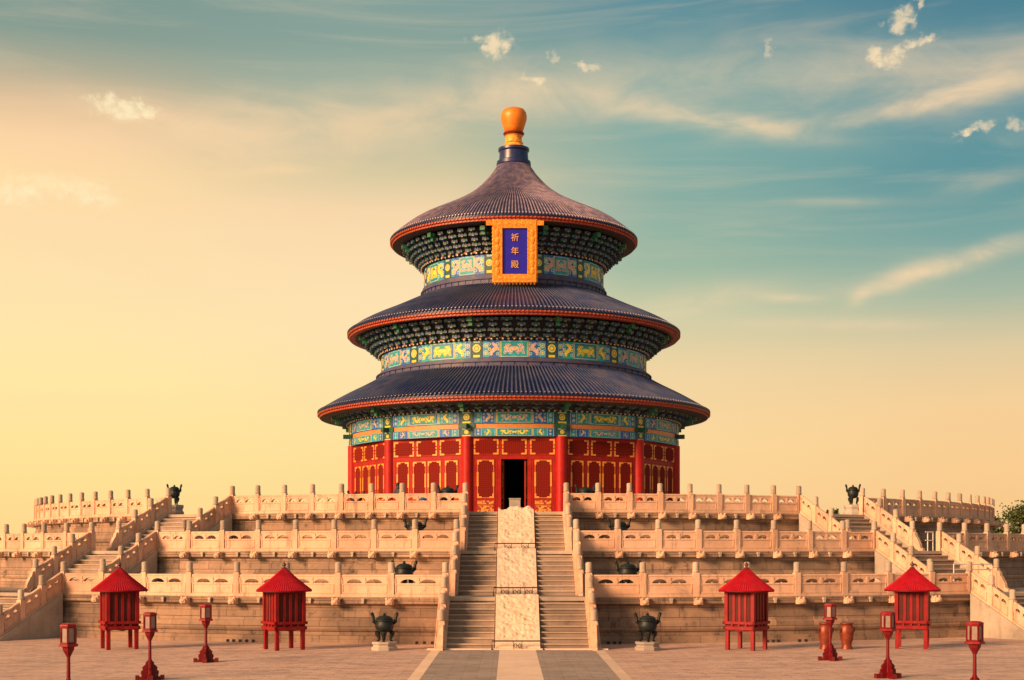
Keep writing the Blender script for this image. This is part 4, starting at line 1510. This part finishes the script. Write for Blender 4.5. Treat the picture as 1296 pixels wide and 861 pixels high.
# red lanterns on posts
def lantern():
    t = thing('post_lantern', '', 'lantern', (0, 0, 0), 0, 'red hexagonal lanterns standing on the plaza')
    ba = MB()
    ba.box((0, 0, 0.05), (0.86, 0.16, 0.10), 0)
    ba.box((0, 0, 0.049), (0.158, 0.86, 0.098), 0)
    ba.box((0, 0, 0.14), (0.50, 0.13, 0.09), 0)
    ba.box((0, 0, 0.139), (0.128, 0.50, 0.088), 0)
    for sx in (-1, 1):
        ba.box((sx * 0.37, 0, 0.12), (0.12, 0.15, 0.05), 0)
        ba.box((0, sx * 0.37, 0.119), (0.148, 0.12, 0.05), 0)
    ba.build('foot', 'l_red', t, bevel=0.01)
    for q in range(4):
        g = MB()
        pr = [(0.03, 0.18), (0.27, 0.18), (0.26, 0.27), (0.21, 0.31), (0.23, 0.38), (0.18, 0.43), (0.13, 0.47), (0.12, 0.54), (0.07, 0.58), (0.04, 0.66), (0.03, 0.66)]
        g.prism(pr, -0.03, 0.03, 0, mat=Matrix.Rotation(q * pi / 2, 4, 'Z'))
        g.build('foot_bracket', 'l_red', t, bevel=0.008)
    po = MB()
    po.lathe([(0.055, 0.1), (0.05, 0.7), (0.045, 1.2)], 12, 0, True)
    po.build('pole', 'l_red', t)
    fu = MB()
    fu.lathe([(0.045, 1.16), (0.06, 1.20), (0.09, 1.26), (0.15, 1.36), (0.17, 1.46)], 6, 0, False)
    fu.lathe([(0.17, 1.455), (0.265, 1.46), (0.265, 1.52), (0.001, 1.525)], 6, 1, False)
    fu.build('tray', ['l_red', 'l_red2'], t, bevel=0.006)
    ca = MB()
    for k in range(6):
        a = pi / 3 * k
        ca.box((0.195 * sin(a), -0.195 * cos(a), 1.755), (0.045, 0.045, 0.47), 0, mat=None)
    ca.lathe([(0.22, 1.52), (0.22, 1.57), (0.17, 1.57)], 6, 0, False)
    ca.lathe([(0.17, 1.93), (0.22, 1.93), (0.235, 1.99), (0.22, 2.02), (0.16, 2.05), (0.06, 2.06), (0.001, 2.062)], 6, 1, False)
    cage = ca.build('lantern_frame', ['l_red', 'l_red2'], t, bevel=0.005)
    for k in range(6):
        pn = MB()
        a = pi / 3 * (k + 0.5)
        pn.box((0, -0.160, 1.75), (0.14, 0.012, 0.40), 0, mat=Matrix.Rotation(a, 4, 'Z'))
        pn.build('pane', 'l_pane', cage)
    return t


lp = lantern()
LS = [(261, 49.5, 'red post lantern standing farthest back on the left of the plaza', 0.1), (190, 42.6, 'red post lantern in front of the far left kiosk', 0.3),
      (87, 35.9, 'red post lantern at bottom left with its foot cut off', 0.2), (1051, 50.3, 'red post lantern in front of the left copper urn', 0.0),
      (1124, 43.2, 'red post lantern in front of the far right kiosk', 0.25), (1234, 37.0, 'red post lantern at bottom right with its foot cut off', 0.15)]
for i, (px, d, lab, rz) in enumerate(LS):
    if i == 0:
        lp.location, lp.rotation_euler = at(px, d), (0, 0, rz)
        lp['label'] = lab
    else:
        dup(lp, at(px, d), rz, lab)

# copper urns
for px, lab in ((1045, 'copper coloured urn partly hidden behind a red lantern'), (1072, 'copper coloured urn standing clear, right of the lantern')):
    t = thing('copper_urn', lab, 'urn', at(px, 56.2), 0.3, 'copper urns by the terrace wall')
    b = MB()
    b.lathe([(0.001, 0.0), (0.24, 0.0), (0.24, 0.06), (0.20, 0.12), (0.19, 0.18), (0.25, 0.40), (0.29, 0.65), (0.30, 0.80), (0.25, 0.93), (0.22, 0.97), (0.27, 1.03), (0.27, 1.06), (0.20, 1.07), (0.001, 1.0)], 28, 0, True)
    b.build('vessel', 'copper', t)
    for s_ in (-1, 1):
        h = MB()
        h.ball((s_ * 0.29, -0.06, 0.80), 0.06, 0, 8)
        h.tube([(s_ * 0.31 + 0.06 * sin(q * pi / 5) * 0.4, -0.06 + 0.06 * sin(q * pi / 5), 0.74 + 0.06 * cos(q * pi / 5)) for q in range(11)], 0.014, 6, 0)
        h.build('ring_handle', 'iron', t)

# low iron barriers across the carved ramp
for k, (R, zb, zt) in enumerate(TIER):
    wr = 1.02
    y = -(R + RUN + 0.2)
    t = thing('iron_barrier', 'low black iron barrier across the foot of the %s carved ramp' % ['lowest', 'middle', 'topmost'][k], 'barrier', (0, y, zb), 0, 'iron barriers across the carved ramp')
    b = MB()
    b.tube([(-wr, 0, 0), (-wr, 0, 0.36), (wr, 0, 0.36), (wr, 0, 0)], 0.03, 6)
    b.build('bar', 'iron', t)
    xs = [(0.0,), (-0.52, 0.0, 0.52), (-0.4, 0.42)][k]
    for x in xs:
        g = MB()
        g.box((x - 0.17, 0, 0.20), (0.025, 0.025, 0.31))
        g.box((x + 0.17, 0, 0.20), (0.025, 0.025, 0.31))
        for s_ in (-1, 1):
            g.tube([(x + s_ * (0.085 + 0.055 * cos(q * 2 * pi / 10)), 0, 0.17 + 0.085 * sin(q * 2 * pi / 10)) for q in range(11)], 0.016, 5)
        g.box((x, 0, 0.17), (0.06, 0.02, 0.03))
        g.build('scroll', 'iron', t)

# white tubular rails on the right stairs
rot = radians(ANG_SIDE)
t = thing('white_handrail', 'white tubular metal handrail at head of the right middle flight', 'handrail', pol(39.1, 33.2, 3.95), radians(33))
b = MB()
for x in (-0.28, 0.12):
    b.tube([(x, 0, 0), (x, 0, 1.0)], 0.03, 6)
b.build('upright', 'white_metal', t)
b = MB()
for z in (0.55, 0.98):
    b.tube([(-0.45, 0, z), (0.14, 0, z)], 0.028, 6)
b.build('rail', 'white_metal', t)
t = thing('white_barrier', 'white metal barrier of two bars across the right middle flight', 'barrier', pol(43.5, ANG_SIDE, 1.97), radians(ANG_SIDE))
b = MB()
for s_ in (-1, 1):
    b.tube([(s_ * 1.3, 0, 0), (s_ * 1.3, 0, 1.36)], 0.03, 6)
b.build('upright', 'white_metal', t)
b = MB()
for z in (1.08, 1.34):
    b.tube([(-1.3, 0, z), (1.3, 0, z)], 0.03, 6)
b.build('bar', 'white_metal', t)

# pale box stand in front of the door
b = MB()
b.box((0, 0, 0.65), (0.70, 0.5, 1.3), 0)
b.box((0, 0, 1.33), (0.76, 0.56, 0.08), 0)
b.box((0, 0, 0.05), (0.78, 0.58, 0.10), 0)
tag(b.build('box_stand', 'box_grey', None, at(652, 88.5, 5.93), 0.0, 0.012), 'pale grey box stand in front of the dark hall doorway', 'stand')

# little black floodlights along the wall foot
b = MB()
b.box((0, 0, 0.02), (0.14, 0.12, 0.04))
b.prism([(-0.11, 0.05), (0.11, 0.05), (0.075, 0.2), (-0.075, 0.2)], -0.06, 0.07)
b.v = [(x * 0.7, y * 0.7, z * 0.62) for x, y, z in b.v]
me_fl = b.mesh('floodlight', ['iron'])
for px in (277, 285, 294, 303, 312, 527, 537, 547, 771, 779, 786, 980, 988, 995, 1024, 1033):
    X = at(px, 58.8)[0]
    yy = -sqrt(46.0 ** 2 - X * X)
    tag(place(me_fl, 'floodlight', None, (X, yy, 0), 0), 'tiny black floodlight on the ground at the foot of the lowest marble wall', 'floodlight', 'floodlights along the terrace wall')


# person behind the top balustrade
def person(loc, rz):
    sk = [((0, 0, 0.95), 0.15, -1), ((0, 0, 1.15), 0.15, 0), ((0, 0, 1.38), 0.17, 1), ((0, 0, 1.50), 0.065, 2), ((0, -0.01, 1.58), 0.075, 3), ((0, -0.02, 1.66), 0.10, 4), ((0, -0.01, 1.72), 0.075, 5),
          ((0.19, 0, 1.40), 0.07, 2), ((0.24, 0.01, 1.14), 0.055, 7), ((0.22, -0.10, 0.93), 0.042, 8), ((0.20, -0.16, 0.86), 0.04, 9),
          ((-0.19, 0, 1.40), 0.07, 2), ((-0.24, 0.01, 1.14), 0.055, 11), ((-0.22, -0.10, 0.93), 0.042, 12), ((-0.20, -0.16, 0.86), 0.04, 13),
          ((0.09, 0, 0.86), 0.10, 0), ((0.10, -0.01, 0.48), 0.07, 15), ((0.10, 0.01, 0.09), 0.05, 16), ((0.11, -0.14, 0.04), 0.04, 17),
          ((-0.09, 0, 0.86), 0.10, 0), ((-0.10, -0.01, 0.48), 0.07, 19), ((-0.10, 0.01, 0.09), 0.05, 20), ((-0.11, -0.14, 0.04), 0.04, 21)]
    me = bpy.data.meshes.new('person')
    me.from_pydata([p for p, r, q in sk], [(i, q) for i, (p, r, q) in enumerate(sk) if q >= 0], [])
    ob = bpy.data.objects.new('person', me)
    COL.objects.link(ob)
    md = ob.modifiers.new('skin', 'SKIN')
    for i, (p, r, q) in enumerate(sk):
        me.skin_vertices[0].data[i].radius = (r, r * 0.8)
    me.skin_vertices[0].data[0].use_root = True
    sd = ob.modifiers.new('sub', 'SUBSURF')
    sd.levels = sd.render_levels = 2
    bpy.context.view_layer.update()
    m2 = bpy.data.meshes.new_from_object(ob.evaluated_get(bpy.context.evaluated_depsgraph_get()))
    m2.materials.clear()
    m2.materials.append(M['cloth_dark'])
    m2.materials.append(M['skin'])
    for p in m2.polygons:
        p.use_smooth = True
        c = p.center
        p.material_index = 1 if (c.z > 1.51 or (abs(c.x) > 0.15 and c.z < 0.92 and c.y < -0.07 and c.z > 0.5)) else 0
    ob.modifiers.clear()
    ob.data = m2
    ob.location = loc
    ob.rotation_euler = (0, 0, rz)
    h = MB()
    h.ball((0, 0.03, 1.70), 0.115, 0, 10, (0.95, 1.0, 1.0))
    h.box((0, 0.07, 1.58), (0.17, 0.08, 0.2), 0)
    h.build('hair', 'hair', ob)
    return tag(ob, 'dark haired person in dark clothes standing behind the top balustrade', 'person')


person(at(504, 77.5, 5.93), 2.6)
b = MB()
b.lathe([(0.22, 0), (0.26, 0.72), (0.29, 0.74), (0.29, 0.80), (0.12, 0.86), (0.001, 0.87)], 16, 0, True)
tag(b.build('blue_bin', 'bin_blue', None, at(534, 74.2, 5.93)), 'blue bin glimpsed through the openings of the top balustrade', 'bin')


# ------------------------------------------------------------------ trees beyond the terrace
def tree(loc, h, cr, label, seed, nleaf=2200):
    rnd = random.Random(seed)
    t = thing('tree', label, 'tree', loc, 0, 'trees beyond the terrace')
    b = MB()
    b.tube([(0, 0, 0), (0.1, 0, h * 0.3), (0.0, 0.1, h * 0.6), (0.1, 0, h * 0.9)], [0.3, 0.22, 0.14, 0.03], 8)
    clumps = []
    for i in range(26):
        a = rnd.uniform(0, 2 * pi)
        z = h * rnd.uniform(0.42, 0.97)
        rr = cr * rnd.uniform(0.25, 1.0) * (1 - max(0, (z / h - 0.6)) * 1.7)
        p = Vector((rr * cos(a), rr * sin(a), z))
        q = Vector((0, 0, z - rr * 0.7 - 0.3))
        b.tube([q, (q + p) / 2 + Vector((0, 0, 0.2)), p], [0.07, 0.05, 0.02], 5)
        clumps.append((p, cr * rnd.uniform(0.22, 0.42)))
    b.build('trunk', 'bark', t)
    c = MB()
    for i in range(nleaf):
        p, r = clumps[i % len(clumps)]
        d = Vector((rnd.gauss(0, 1), rnd.gauss(0, 1), rnd.gauss(0, 0.7))) * r * 0.6
        o = p + d
        u = Vector((rnd.uniform(-1, 1), rnd.uniform(-1, 1), rnd.uniform(-1, 1))).normalized()
        v = u.cross(Vector((rnd.uniform(-1, 1), rnd.uniform(-1, 1), rnd.uniform(-1, 1)))).normalized()
        s1, s2 = rnd.uniform(0.14, 0.26), rnd.uniform(0.08, 0.14)
        c.add([o - u * s1, o + v * s2, o + u * s1, o - v * s2], [(0, 1, 2, 3)], 0 if rnd.random() < 0.6 else 1)
    c.build('crown', ['leaf_a', 'leaf_b'], t)


def far(px, d):
    p = at(px, d)
    return p


tree(far(1294, 165), 9.3, 3.2, 'green leafy tree at the far right edge, behind the terrace', 3, 4200)
tree(far(1326, 172), 9.2, 3.2, 'green leafy tree just past the far right tree', 8)
tree(far(1258, 178), 8.2, 2.2, 'low olive green tree between terrace end and far right tree', 5)
tree(far(1051, 150), 8.5, 1.1, 'tree top showing behind the rail of the right stairs', 11)
